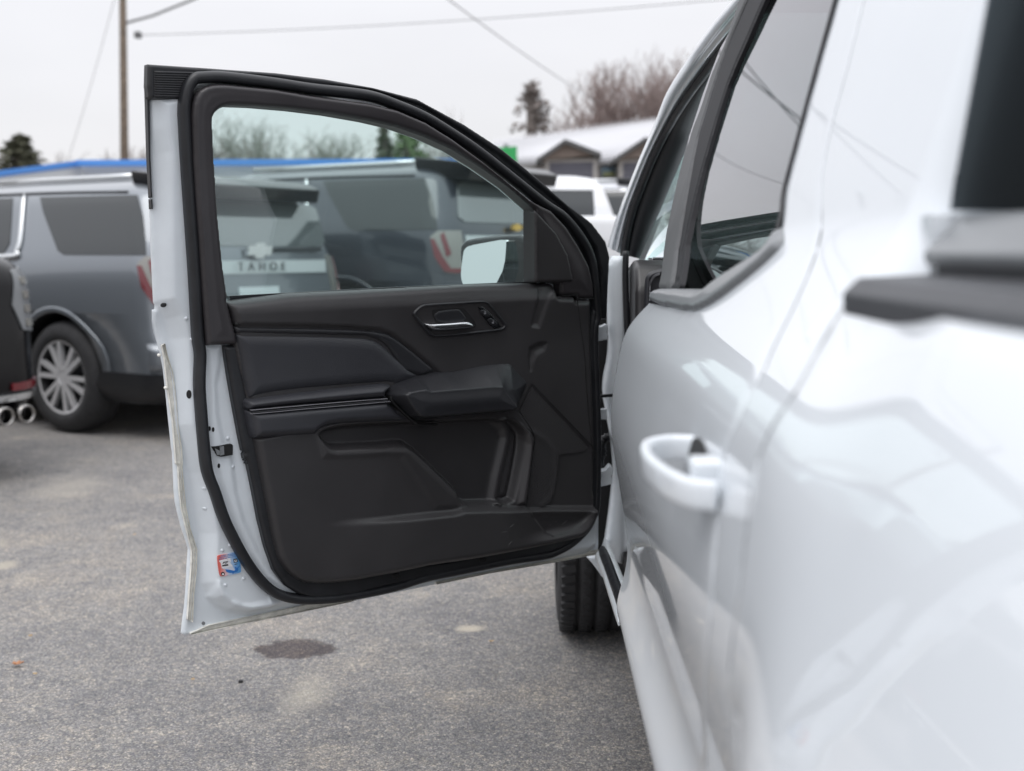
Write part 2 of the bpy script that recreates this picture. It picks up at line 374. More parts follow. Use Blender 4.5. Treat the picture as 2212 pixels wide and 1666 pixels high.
# bed rail cap, tonneau
rl = gap[0][0]-.052
rail = [(SX(0, 1.33)-.010, 1.322), (SX(0, 1.33)-.012, 1.342), (SX(0, 1.33)+.002, 1.356), (SX(0, 1.33)+.085, 1.360), (SX(0, 1.33)+.095, 1.30)]
b = MB(); b.prism([(x, rl, z) for x, z in rail], (0, -2.1, 0)); b.build('bed_rail_cap', M['railblack'], T_, world=True, bevel=.003)
q = [at_y(u, v, rl-.02) for u, v in [(1990, 549), (1998, 574), (2240, 590), (2290, 470), (2076, 466)]]
b = MB(); b.prism([tuple(p) for p in q]+[], (0, -.24, .0)); b.build('tonneau_cover', M['satin'], T_, world=True, bevel=.004, label='dark grey folded bed cover behind the cab')
q = [at_y(u, v, rl-.05) for u, v in [(2022, 572), (2026, 604), (2300, 615), (2300, 588)]]
b = MB(); b.prism([tuple(p) for p in q], (0, -.22, 0)); b.build('tonneau_gap_shade', M['rubber'], T_, world=True)  # dark block put in the gap under the cover as its shade
b = MB(); b.box((SX(0, 1.3)+.10, -1.2, .75), (1.82, rl, 1.30)); b.build('bed_box', M['rubber'], T_, world=True)
# ---- glass, pillar trim and belt moulding of the rear door (sub-parts)
RD = rear_door
gl = cat(ZJ((780, -60), (720, 80), (640, 250), (560, 480), (490, 700), (450, 900), (415, 1100), (385, 1270), (360, 1476)), ZJ((490, 1482), (600, 1402), (780, 1292), (862, 1215), (905, 1130), (925, 980), (980, 760), (1060, 470), (1130, 220), (1212, -60)))
glp = spt(gl, -.012)
_gz = np.linspace(1.0, 2.3, 400); _gs = .10+.20*sstep(1.26, 1.56, _gz); _gi = np.cumsum(_gs)*(_gz[1]-_gz[0]); _gi -= np.interp(1.30, _gz, _gi)
def gmap(P, d): 
    return np.c_[.450-.29*.0+.045*(TY-P[:, 0])+.005+.018*(2.5-P[:, 0])+np.interp(P[:, 1], _gz, _gi)-np.interp(1.98, _gz, _gi)-d, P[:, 0], P[:, 1]]
sheet('window_glass', [glp], M['privacy'], gmap, RD, res=.02, h=0., base=-.005)
L0 = ZJ((730, -60), (705, 0), (640, 200), (570, 360), (505, 560), (440, 720), (380, 960), (330, 1200), (288, 1472))
L1 = ZJ((352, 1474), (384, 1270), (414, 1100), (450, 900), (490, 700), (556, 480), (630, 260), (705, 80), (765, -60))
L1_ = ZJ((375, 1474), (408, 1270), (440, 1100), (478, 900), (520, 700), (590, 480), (670, 260), (748, 80), (800, -60))
sheet('pillar_trim', [spt(cat(L0, L1), .004)], M['pillarblack'], smap, RD, res=.006, h=lambda P, s: .003+.004*rnd(s, .008), base=-.010)
L2 = ZJ((355, 1474), (388, 1270), (418, 1100), (454, 900), (494, 700), (560, 480), (634, 260), (709, 80), (769, -60))
L3 = ZJ((862, -60), (800, 80), (742, 215), (690, 330), (645, 440), (598, 590), (560, 720), (520, 860), (485, 1000), (455, 1130), (430, 1250), (397, 1474))
sheet('window_channel', [spt(cat(L2, L3[::1]), 0)], M['channel'], smap, RD, res=.005, h=lambda P, s: .001+.002*rnd(s, .006)-.004*np.exp(-((s-.012)/.003)**2), base=-.008)
bl = cat(ZJ((238, 1548), (242, 1505), (262, 1478), (300, 1472), (480, 1482), (530, 1465), (600, 1405), (780, 1292), (850, 1240), (893, 1150), (900, 1195), (905, 1235), (880, 1272), (800, 1350), (700, 1432), (560, 1538), (470, 1584), (430, 1588)))
sheet('belt_moulding', [chaikin(spt(bl, .008), 1)], M['satin'], smap, RD, res=.005, h=lambda P, s: .002+.012*rnd(s, .012), base=-.03)
er = spt(ZJ((893, 1180), (918, 1080), (930, 980), (985, 770), (1062, 480), (1132, 225), (1205, -40)), .002)
sweep('window_edge_strip', smap(crom(er, 6), .002), (-1, 0, .3), .004, .004, M['rubber'], RD, sides=6)
# door handle: a bar standing off the surface
z0 = 1.156
hp = np.array([(SX(0, z0)+.01, 1.330, z0+.004), (.156, 1.336, z0+.004), (.134, 1.326, z0+.002), (.124, 1.300, z0), (.123, 1.24, z0-.002), (.134, 1.165, z0-.003), (.150, 1.115, z0-.003), (.172, 1.10, z0-.003)])
sweep('door_handle', crom(hp, 8), (0, 0, 1), .007, .0145, M['paint'], RD, sides=16, power=.55)
hc = spt([(1395, 965), (1470, 935), (1500, 985), (1505, 1060), (1440, 1090), (1400, 1050)], 0)
hc = chaikin(np.array([(1.315, 1.178), (1.25, 1.180), (1.20, 1.17), (1.20, 1.145), (1.25, 1.136), (1.315, 1.138)]), 3)
sheet('handle_cup_shade', [hc], M['black'], smap, RD, res=.004, h=lambda P, s: .0045, base=-.005)  # flat black plate; the recess shade is put into its colour
b = MB(); b.box((.152, 1.135, 1.137), (.2, 1.175, 1.180)); b.build('handle_mount', M['paint'], RD, world=True, bevel=.006)
# rub strip on the rocker and lower cladding
sheet('rocker_panel', [np.array([(TY-.003, .45), (TY-.003, .596), (zb[0]+.04, .596), (.9, .596), (.9, .45)])], M['paint'], smap, T_, res=.01, h=.0, base=-.03)
# ---- floor, roof, inner walls
b = MB(); b.box((.28, -1.2, .42), (1.9, 5.0, .46)); b.build('underbody', M['black'], T_, world=True)
b = MB(); b.box((.50, 1.0, 1.955), (1.62, 2.9, 1.985)); b.build('roof', M['paint'], T_, world=True, bevel=.01)
b = MB(); b.box((.47, 1.0, 1.92), (1.66, 2.85, 1.95)); b.build('headliner', M['plastic'], T_, world=True)
b = MB(); b.box((1.90, 0.9, .5), (1.94, 4.2, 1.33)); b.box((1.78, .9, 1.80), (1.82, 2.9, 1.93)); b.box((1.82, .9, 1.33), (1.86, 1.2, 1.85)); b.box((1.82, 2.35, 1.33), (1.86, 2.55, 1.85)); b.build('far_side_wall', M['plastic2'], T_, world=True)
b = MB(); b.box((.42, 1.25, .62), (1.70, 1.85, .98)); b.box((.42, 1.12, .98), (1.70, 1.30, 1.52)); b.build('rear_seat', M['leather'], T_, world=True, bevel=.04)
b = MB(); b.box((.55, 2.30, .60), (1.02, 2.85, .93)); b.box((.58, 2.16, .93), (1.00, 2.32, 1.48)); b.box((.66, 2.18, 1.50), (.92, 2.29, 1.68)); b.build('front_seat', M['leather'], T_, world=True, bevel=.04)
# ---- A pillar and opening frame
vY = lambda v: np.interp(v, [-60, 0, 65, 130, 205, 280, 400, 470, 542, 620, 710], [2.45, 2.7, 2.95, 3.2, 3.4, 3.6, 3.8, 3.9, 4.0, 4.0, 3.95])
def pill(path, dy=0): return np.array([at_y(u, v, vY(v)+dy) for u, v in path])
def resamp(p, n):
    p = np.asarray(p, float); s = np.r_[0, np.cumsum(np.linalg.norm(np.diff(p, axis=0), axis=1))]; t = np.linspace(0, s[-1], n)
    return np.c_[np.interp(t, s, p[:, 0]), np.interp(t, s, p[:, 1])]
O_ = crom(ZJ((25, 1262), (55, 1160), (90, 1060), (180, 830), (270, 620), (330, 470), (430, 310), (560, 130), (640, 35), (720, -60)), 6)
I_ = crom(ZJ((100, 1300), (112, 1220), (140, 1090), (170, 1000), (250, 800), (345, 620), (430, 490), (520, 375), (610, 260), (800, 40), (880, -60)), 6)
T2 = crom(ZJ((222, 1330), (236, 1280), (300, 1120), (372, 960), (430, 800), (500, 620), (560, 440), (610, 330), (690, 200), (860, 40), (950, -60)), 6)
nn = 44; Oa, Ia, Ta = resamp(O_, nn), resamp(I_, nn), resamp(T2, nn)
ys = [vY(v) for v in Oa[:, 1]]
def pl(A, dy, ysrc=ys): return np.array([at_y(u, v, y+dy) for (u, v), y in zip(A, ysrc)])
mixp = lambda a: Oa*(1-a)+Ia*a
rows = [(0, .10), (.05, .03), (.22, .0), (.32, -.012), (.36, -.002), (.48, .006), (.58, -.014), (.70, -.018), (.74, .0), (.92, .004), (1.0, .03)]
V = np.stack([pl(mixp(a), d) for a, d in rows], 1).reshape(-1, 3); k = len(rows); F = []
for i in range(nn-1):
    for j in range(k-1): F.append((i*k+j, i*k+j+1, (i+1)*k+j+1, (i+1)*k+j))
mk('windshield_pillar', V, F, M['paint'], T_, True, None, True)
sweep('opening_seal', pl(Ia*.93+Ta*.07, -.015), (0, -1, 0), .012, .014, M['rubber'], T_, sides=8)
V = np.vstack([pl(Ia*.97+Ta*.03, .02), pl(Ia*.55+Ta*.45, -.02), pl(Ia*.1+Ta*.9, .03), pl(Ta, .10)]); F = []
for r_ in range(3):
    for i in range(nn-1): F.append((r_*nn+i, r_*nn+i+1, (r_+1)*nn+i+1, (r_+1)*nn+i))
mk('pillar_inner_trim', V, F, M['plastic2'], T_, True, None, True)
def wpt(px, Y): return np.array([at_y(u, v, Y)[[0, 2]] for u, v in px])
def ymap(Y): return lambda P, d: np.c_[P[:, 0], np.full(len(P), Y)-d, P[:, 1]]
YH = 3.62
# hinge pillar, white, with a wavy outline towards the gap
hz = cat(ZI((212, 20), (214, 160), (216, 290), (222, 345), (217, 420), (200, 500), (197, 560), (212, 640), (230, 740), (240, 850), (236, 905), (226, 1000), (214, 1090), (205, 1150), (190, 1180), (300, 1240), (330, 900), (330, 300), (300, 20)))
sheet('hinge_pillar', [chaikin(wpt(hz, YH), 1)], M['inpaint'], ymap(YH), T_, res=.006, h=lambda P, s: .020*rnd(s, .03)-.012*np.exp(-((P[:, 0]-.285)/.010)**2)*1.0, base=-.05)
sweep('pillar_seal', np.array([at_y(u, v, YH-.03) for u, v in crom(ZI((288, 0), (286, 100), (289, 220), (294, 330), (300, 480)), 6)]), (0, -1, 0), .010, .01, M['rubber'], T_)
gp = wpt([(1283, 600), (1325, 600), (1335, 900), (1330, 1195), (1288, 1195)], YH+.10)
sheet('hinge_gap_shade', [gp], M['black'], ymap(YH+.10), T_, res=.03, h=0., base=-.01)  # black sheet set behind the hinges as the shade of the gap
# sill of the door opening
def gz(px, Z): return np.array([at_z(u, v, Z)[:2] for u, v in px])
zmap = lambda Z: (lambda P, d: np.c_[P[:, 0], P[:, 1], np.full(len(P), Z)+d])
sill = gz(ZM((755, 305), (800, 260), (860, 130), (900, 150), (1100, 640), (1130, 700), (1150, 1010), (1010, 1050), (985, 985), (915, 760), (840, 520), (780, 370)), .50)
sheet('door_sill', [sill], M['inpaint'], zmap(.50), T_, res=.008, h=lambda P, s: .012*rnd(s, .012), base=-.010)
st = chaikin(gz(ZM((785, 262), (812, 236), (862, 234), (905, 290), (950, 400), (1020, 590), (1110, 800), (1070, 1010), (1010, 905), (930, 660), (850, 430)), .515), 1)
sheet('sill_seal', [st], M['rubber'], zmap(.515), T_, res=.004, h=lambda P, s: .014*rnd(s, .02), base=-.004)
ff = wpt(ZM((655, 330), (770, 310), (800, 400), (845, 515), (835, 560), (780, 480), (720, 400)), YH+.05)
sheet('fender_corner', [ff], M['inpaint'], ymap(YH+.05), T_, res=.004, h=lambda P, s: .008*rnd(s, .01)-.006*np.sin(P[:, 0]*500)*0, base=-.02)
# front fender with wheel arch, hood, windshield, cowl, dash
WY, WR = 4.33, .395
arch = [(WY+.46*math.cos(a), .40+.46*math.sin(a)) for a in np.linspace(math.pi, 0, 20)]
fen = np.array([(3.74, .52)]+[(y, z) for y, z in arch if z > .5]+[(5.25, .55), (5.30, .9), (5.2, 1.16), (4.6, 1.24), (3.74, 1.27)])
sheet('front_fender', [fen], M['paint'], lambda P, d: np.c_[SX(P[:, 0], np.minimum(P[:, 1], 1.24))-d+.10*sstep(4.5, 5.3, P[:, 0])+.02, P[:, 0], P[:, 1]], T_, res=.02, h=lambda P, s: .004*rnd(s, .01), base=-.03)
sheet('wheel_liner', [np.array([(3.72, .40), (3.72, 1.0), (4.95, 1.0), (4.95, .40)])], M['black'], lambda P, d: np.c_[np.full(len(P), .42), P[:, 0], P[:, 1]], T_, res=.05, h=0.)
ln = MB()
for i in range(14):
    a0 = math.pi*(1-i/14); a1 = math.pi*(1-(i+1)/14)
    ln.add([(.19, WY+.47*math.cos(a0), .40+.47*math.sin(a0)), (.60, WY+.47*math.cos(a0), .40+.47*math.sin(a0)), (.60, WY+.47*math.cos(a1), .40+.47*math.sin(a1)), (.19, WY+.47*math.cos(a1), .40+.47*math.sin(a1))], [(0, 1, 2, 3)])
ln.build('arch_liner', M['black'], T_, world=True)
V = []; F = []; nxh, nyh = 14, 10
for j in range(nyh+1):
    y = 3.98+(5.32-3.98)*j/nyh
    for i in range(nxh+1):
        t = i/nxh*2-1; V.append((1.07+t*(.83-.05*j/nyh), y, 1.275-.16*(j/nyh)**2+.03*(1-abs(t)**3)))
for j in range(nyh):
    for i in range(nxh): a = j*(nxh+1)+i; F.append((a, a+1, a+nxh+2, a+nxh+1))
o = mk('hood', V, F, M['paint'], T_, True, None, True); mo = o.modifiers.new('so', 'SOLIDIFY'); mo.thickness = .02
b = MB(); b.box((.30, 5.25, .55), (1.85, 5.36, 1.12)); b.build('grille', M['rubber'], T_, world=True, bevel=.03)
# windshield
wb = [(.335, 4.05, 1.30), (1.07, 4.12, 1.30), (1.80, 4.05, 1.30)]; wt = [(.50, 2.92, 1.935), (1.07, 2.98, 1.955), (1.64, 2.92, 1.935)]
o = loft('windshield', np.array(wb), np.array(wt), M['shield'], T_, thick=.005)
b = MB(); b.box((.30, 3.86, 1.245), (1.84, 4.10, 1.285)); b.build('cowl', M['rubber'], T_, world=True)
dz = 1.352
dp = [(3.42, .75), (3.40, 1.10), (3.42, 1.27), (3.47, 1.335), (3.56, dz), (3.92, 1.305), (3.92, .75)]
x0 = at_y(*ZK((78, 1000))[0], 3.45)[0]
b = MB(); b.prism([(x0, y, z) for y, z in dp], (1.90-x0, 0, 0)); b.build('dashboard', M['plastic'], T_, world=True, bevel=.018)
dc = chaikin(wpt(ZK((185, 1600), (190, 1150), (215, 1100), (260, 1060), (420, 1020), (500, 1020), (500, 1700)), 3.40), 2)
sheet('dash_vent', [dc], M['leather'], ymap(3.398), T_, res=.004, h=lambda P, s: .010*rnd(s, .012)-.012*rnd(np.maximum(s-.012, 0), .006), base=-.01)
sp_ = np.array([at_y(u, v, 3.385) for u, v in crom(ZK((245, 1560), (248, 1260), (262, 1170), (300, 1110), (360, 1085)), 14)])
b = MB()
for i in range(0, len(sp_)-1, 2):
    c = sp_[i]; b.box(c-[.0015, .002, .003], c+[.0015, .002, .003])
b.build('dash_stitching', M['thread'], T_, world=True, kind='stuff')
q = [at_z(u, v, dz+.004) for u, v in []]
b = MB(); b.box((x0+.06, 3.56, dz-.004), (x0+.18, 3.68, dz+.004)); b.build('defroster_trim', M['chrome'], T_, world=True, bevel=.002)
b = MB(); b.box((x0+.072, 3.575, dz-.002), (x0+.17, 3.665, dz+.0055)); b.build('defroster_grille', M['black'], T_, world=True)
# hinges, check strap
def bracket(px, Y, th, name, mat=M['inpaint']):
    b = MB(); P = [at_y(u, v, Y) for u, v in px]; b.prism([tuple(p) for p in P], (0, th, 0)); return b.build(name, mat, T_, world=True, bevel=.003)
for dy_ in (ZC((1072, 280), (1105, 280), (1130, 266), (1142, 275), (1145, 295), (1136, 312), (1145, 330), (1140, 352), (1110, 358), (1074, 364), (1078, 325)),
            ZC((1098, 1080), (1125, 1078), (1150, 1048), (1166, 1062), (1170, 1092), (1160, 1110), (1170, 1130), (1165, 1152), (1130, 1162), (1100, 1167), (1104, 1122))):
    bracket(dy_, YH-.06, .05, 'door_hinge')
bracket(ZC((1085, 738), (1135, 735), (1140, 796), (1088, 795)), YH-.04, .02, 'strap_bracket')
a_ = at_y(1283, 857, YH-.07); b_ = at_y(1325, 854, YH-.04)
sweep('check_strap', np.array([a_, (a_+b_)/2, b_]), (0, 0, 1), .005, .005, M['rubber'], T_)
hh = np.array([at_y(u, v, YH+.0) for u, v in crom(ZC((1100, 1050), (1098, 1010), (1112, 980), (1108, 940), (1122, 900), (1150, 890)), 8)])
rr = .012+.003*np.sin(np.arange(len(hh))*2.2)
sweep('wiring_boot', hh, (0, -1, 0), rr, rr, M['rubber'], T_, sides=10)
# ---- front wheel
XW0 = .092; TW = .27
wheel = empty('front_wheel', (0, 0, 0), 0, parent=truck)
prof = [(0, .24), (-.004, .30), (.002, .355), (.018, .382), (.035, .388), (.06, .390), (.063, .381), (.072, .381), (.075, .392), (.118, .394), (.121, .383), (.130, .383), (.133, .394), (.176, .394), (.179, .383), (.188, .383), (.191, .392), (.235, .388), (.252, .382), (.268, .355), (.272, .30), (.268, .24)]
V = []; F = []; ns = 72
for k_ in range(ns):
    a = 2*math.pi*k_/ns
    for x, r in prof: V.append((XW0+x, WY+r*math.cos(a), .392+r*math.sin(a)))
m = len(prof)
for k_ in range(ns):
    for j in range(m-1): F.append((k_*m+j, k_*m+j+1, ((k_+1) % ns)*m+j+1, ((k_+1) % ns)*m+j))
for v in range(len(V)): V[v] = tuple(np.array(V[v]))
ty = mk('tyre', np.array(V), F, M['tyre'], wheel, True, None, True)
b = MB()
for k_ in range(64):
    for x, w, ph, tw in ((.010, .046, 0, .2), (.214, .044, .5, -.2)):
        a = 2*math.pi*(k_+ph)/64
        Mx = Matrix.Translation((XW0+x+w/2, WY, .392)) @ Matrix.Rotation(a, 4, 'X') @ Matrix.Translation((0, .386, 0)) @ Matrix.Rotation(tw, 4, 'Y')
        b.box((-w/2, -.006, -.0125), (w/2, .0085, .0125), Mx)
    for x, ph in ((.082, .2), (.140, .6)):
        a = 2*math.pi*(k_+ph)/64
        Mx = Matrix.Translation((XW0+x+.014, WY, .392)) @ Matrix.Rotation(a, 4, 'X') @ Matrix.Translation((0, .392, 0)) @ Matrix.Rotation(.5, 4, 'Y')
        b.box((-.013, -.006, -.008), (.013, .004, .008), Mx)
b.build('tread', M['tyre'], wheel, world=True, kind='stuff')
b = MB()
for k_ in range(6):
    Mx = Matrix.Translation((XW0+.03, WY, .392)) @ Matrix.Rotation(k_*math.pi/3, 4, 'X')
    b.box((-.01, -.03, 0), (.02, .03, .235), Mx)
b.build('rim', M['alloy'], wheel, world=True)
# ================================================================== the open front door
outline_px = cat(ZE((52, 38)), [(440, 147), (596, 158), (700, 171)], ZA((920, 0), (1150, 60), (1400, 195), (1600, 325), (1800, 490), (1950, 620), (2080, 720), (2150, 820), (2172, 880)),
    [(1309, 600), (1300, 640)], ZC((1066, 300), (1075, 500), (1086, 760), (1095, 1000), (1098, 1200)), ZT((2040, 0), (2038, 540), (2022, 622), (1900, 642), (1500, 722), (700, 852), (0, 1006)),
    ZD((1500, 1105), (900, 1222), (480, 1312), (262, 1357), (240, 1347), (250, 1250), (264, 1150), (276, 1000), (283, 850), (292, 722), (268, 640), (240, 560), (212, 450), (195, 370), (187, 280), (182, 150), (175, 0)),
    ZG((888, 1530), (872, 1380), (858, 1240), (845, 1120), (830, 1040), (800, 930), (789, 870), (789, 815), (802, 812), (802, 790)), ZE((100, 1390), (86, 1100), (76, 800), (68, 500), (62, 240), (58, 60)))
outline = dpt(outline_px, -.04)
hole_px = cat(ZA((65, 180), (68, 155), (80, 132), (105, 110), (135, 98), (165, 93), (300, 98), (500, 115), (700, 140), (900, 175), (1050, 210), (1200, 262), (1350, 330), (1500, 425), (1650, 530), (1785, 650), (1785, 1042), (1450, 1050), (1000, 1075), (500, 1100), (145, 1122), (120, 950), (95, 700), (75, 400)))
hole = dpt(hole_px)
hc_ = hole.mean(0); hole_big = hc_+(hole-hc_)*1.05
sealc_px = cat([(442, 166), (488, 166)], ZA((400, -28), (600, 2), (900, 38), (1060, 90), (1200, 150), (1350, 240), (1500, 342), (1700, 500), (1850, 620), (1950, 690), (2040, 800), (2090, 900), (2108, 1000)), [(1293, 680)],
    ZC((1075, 300), (1082, 600), (1090, 900)), ZT((2010, 0), (1962, 195), (1880, 340), (1720, 490), (1550, 588), (1400, 638), (1000, 698), (500, 798), (0, 900)),
    ZD((1800, 1000), (1500, 1062), (1300, 1088), (1100, 1090), (950, 1052), (835, 965), (715, 805), (606, 605), (545, 470), (490, 305)),
    ZG((1070, 1640), (1052, 1500), (1040, 1350), (1030, 1200), (1034, 1050), (1022, 960)), ZE((346, 1500), (330, 1200), (310, 900), (290, 600), (278, 380), (275, 300), (280, 230), (296, 165), (330, 118)))
sealc = dpt(sealc_px, .01)
emb_px = cat(ZE((118, 236), (124, 400)), ZG((838, 10), (842, 300), (846, 600), (852, 760), (900, 850), (925, 960), (930, 1150), (945, 1400)), ZD((365, 150), (405, 400), (435, 600), (432, 800), (445, 960), (490, 1060), (590, 1140), (720, 1172), (860, 1155), (1000, 1120), (1400, 1040), (2212, 885)), ZT((1560, 628), (1900, 560), (1985, 500), (2000, 100)), ZC((1050, 300)), [(1200, 480), (900, 260), (600, 190), (470, 185)])
emb = dpt(emb_px, -.025)
emb2 = dpt(cat(ZD((470, 1090), (540, 1160), (640, 1192), (760, 1190), (900, 1158), (960, 1125), (890, 1085), (880, 1105), (760, 1130), (690, 1130), (610, 1095), (560, 1040), (520, 960), (500, 1000))))
rib_px = cat(ZG((1060, 1000), (1075, 1130), (1085, 1250), (1080, 1400), (1090, 1540), (1130, 1660)), ZD((520, 200), (560, 330), (640, 560), (740, 760), (860, 930), (1000, 1030), (1160, 1070), (1100, 1040), (900, 900), (800, 740), (700, 520), (640, 300), (600, 0)), ZG((1150, 1500), (1120, 1350), (1110, 1200), (1130, 1100), (1140, 1000)))
rib = dpt(rib_px)
def shell_h(P, s):
    e1, _ = sdf(P, [emb]); e2, _ = sdf(P, [emb2]); e3, _ = sdf(P, [rib])
    sf = dpt([(335, 672)])[0]
    dip = np.exp(-(((P[:, 0]-sf[0])/.055)**2+((P[:, 1]-sf[1]+.05)/.05)**2))
    return -.050+.006*rnd(s, .008)+.032*sstep(-.022, .018, e1)+.007*sstep(-.006, .008, e2)+.006*sstep(-.008, .01, e3)-.010*dip
door = sheet('front_door', [outline, hole_big], M['inpaint'], dmap, T_, res=.0034, h=shell_h, base=-.056)
D_ = door
def off_out(poly, k): c = poly.mean(0); return c+(poly-c)*k
sheet('outer_skin', [np.array([outline[:, 0]-.030*sstep(.9, DLEN, outline[:, 0]), outline[:, 1]]).T, hole_big], M['paint'], lambda P, d: dmap(P, d-.035*np.exp(-((P[:, 1]-.95)/.22)**2)), D_, res=.02, h=-.060, base=-.085)
# hem seam sealer along the left and lower edge
hem = cat(dpt(ZG((822, 995), (838, 985), (850, 1040), (878, 1130), (892, 1240), (905, 1400), (925, 1530), (930, 1660)), -.042), dpt(ZD((225, 100), (238, 250), (252, 400), (285, 560), (335, 715), (333, 850), (312, 1050), (303, 1250), (265, 1232), (280, 1000), (292, 850), (296, 725), (268, 610), (245, 520), (218, 400), (205, 280), (196, 100)), -.042), dpt(ZG((895, 1600), (878, 1380), (850, 1200), (836, 1060)), -.042))
hem_h = lambda P, s: -.045+.0035*rnd(s, .006)+.0004*np.sin(P[:, 1]*110+3*np.sin(P[:, 0]*90))
sheet('hem_sealer', [hem], M['sealer'], dmap, D_, res=.003, h=hem_h, base=-.035)
hem2 = dpt(ZD((270, 1338), (395, 1282), (420, 1272), (900, 1170), (1200, 1108), (1480, 1062), (1500, 1080), (1470, 1098), (1000, 1195), (480, 1300), (300, 1340)), -.042)
sheet('hem_sealer', [hem2], M['sealer'], dmap, D_, res=.003, h=hem_h, base=-.035)
hem3 = dpt(ZT((100, 940), (700, 822), (1300, 712), (1500, 668), (1900, 575), (2010, 560), (2015, 612), (1880, 632), (1500, 706), (700, 840), (100, 966)), -.042)
sheet('hem_sealer', [hem3], M['sealer'], dmap, D_, res=.003, h=hem_h, base=-.035)
# black trim along the upper rear edge and the top weather strip
sheet('edge_moulding', [dpt(ZE((46, 160), (60, 150), (66, 560), (84, 940), (100, 1392), (93, 1400), (78, 960), (57, 560)), -.04)], M['rubber'], dmap, D_, res=.003, h=-.036, base=-.052)
top_px = cat([(319, 139), (440, 147), (596, 158), (700, 171)], ZA((920, 0), (1150, 60), (1400, 195), (1600, 325), (1800, 490), (1950, 620), (2080, 720), (2155, 820), (2176, 900), (2168, 1060)),
   [(1308, 690)], [(1292, 690)], ZA((2130, 1000), (2100, 860), (2030, 750), (1930, 640), (1780, 520), (1600, 375), (1400, 240), (1180, 105), (900, 15)), [(670, 186), (560, 168), (440, 160), (420, 168), (398, 192), (390, 217)], ZF((1198, 668)), ZF((1000, 660)), ZE((60, 225)), ZE((52, 160)))
sheet('roof_weather_strip', [dpt(top_px, -.02)], M['rubber'], dmap, D_, res=.003, h=lambda P, s: -.022+.012*rnd(s, .006), base=-.040)
b0 = dpt(ZF((1022, 478), (1022, 640), (1200, 650), (1350, 490)))
for i in range(11):
    y = 480+i*15.5; xr = min(1352, 1205+max(0, (655-y))*.85)
    p = dpt(ZF((1022+.15*i, y), (xr, y+3+.02*(xr-1022))), -.010)
    sweep('ribbing', dmap(np.linspace(p[0], p[1], 6), -.010), DNv, .0032, .004, M['rubber'], D_, sides=6)
# weather seal bulb
sc_ = crom(sealc, 5, True)
sweep('door_seal', dmap(sc_, -.004), DNv, .0125, .020, M['rubber'], D_, sides=12, closed=True, power=.8)
# window frame trim
fo_px = cat(ZE((311, 330), (318, 600), (338, 900), (360, 1200), (392, 1620)), ZG((1057, 997), (1212, 990), (1206, 940), (1188, 872), (1160, 770)), [(490, 650)], ZA((145, 1122), (500, 1098), (1000, 1073), (1450, 1049), (1785, 1042), (1900, 1042), (1922, 1050), (1925, 1108), (2010, 1112), (2014, 1126), (2098, 1126), (2094, 1050), (2072, 950), (2020, 850), (1950, 740), (1870, 655), (1760, 600), (1500, 387), (1350, 275), (1200, 182), (1050, 118), (900, 82), (600, 42)), ZF((1833, 593), (1500, 560), (1420, 560), (1370, 572), (1325, 600), (1300, 640), (1287, 690), (1282, 750)))
fo = dpt(fo_px, .02)
def frame_h(P, s):
    z = P[:, 1]
    return .012+.014*rnd(s, .010)+.004*sstep(.012, .05, s)
hole2 = dpt(hole_px, .02)
frame = sheet('window_frame', [fo, hole2], M['frameplastic'], dmap, D_, res=.0035, h=frame_h, base=-.03)
mt = dpt(ZA((1786, 655), (1800, 668), (1900, 775), (1960, 890), (1992, 1036), (1787, 1040)), .03)
sheet('mirror_sail_trim', [mt], M['plastic'], dmap, D_, res=.0035, h=lambda P, s: .026+.007*rnd(s, .006), base=.01)
gl_o = off_out(hole, 1.03)
sheet('door_glass', [gl_o], M['doorglass'], dmap, D_, res=.02, h=-.030, base=-.034)
fe = dpt(ZA((145, 1112), (1000, 1066), (1785, 1034), (1785, 1048), (1000, 1084), (150, 1136)), -.02)
sheet('glass_wiper', [fe], M['rubber'], dmap, D_, res=.004, h=-.012, base=-.028)
# ---- trim rim behind the lower panel
rim_px = cat(ZB((150, 462), (240, 458)), [(560, 1000), (700, 1240), (976, 1210), (1180, 1165), (1262, 1110), (1272, 700), (1283, 650)], ZC((1066, 130), (1078, 500), (1090, 800)), ZT((2018, 60), (1960, 205), (1880, 325), (1720, 460), (1550, 548), (1400, 605), (1000, 680), (500, 780), (0, 880)),
   ZD((1700, 985), (1500, 1040), (1300, 1068), (1170, 1070), (1080, 1045), (980, 980), (900, 870), (840, 700), (790, 500), (740, 240), (690, 0)), ZB((300, 1290), (250, 1050), (200, 780)))
sheet('panel_rim', [dpt(rim_px, .0)], M['rubber'], dmap, D_, res=.004, h=lambda P, s: .004+.008*rnd(s, .008), base=-.03)
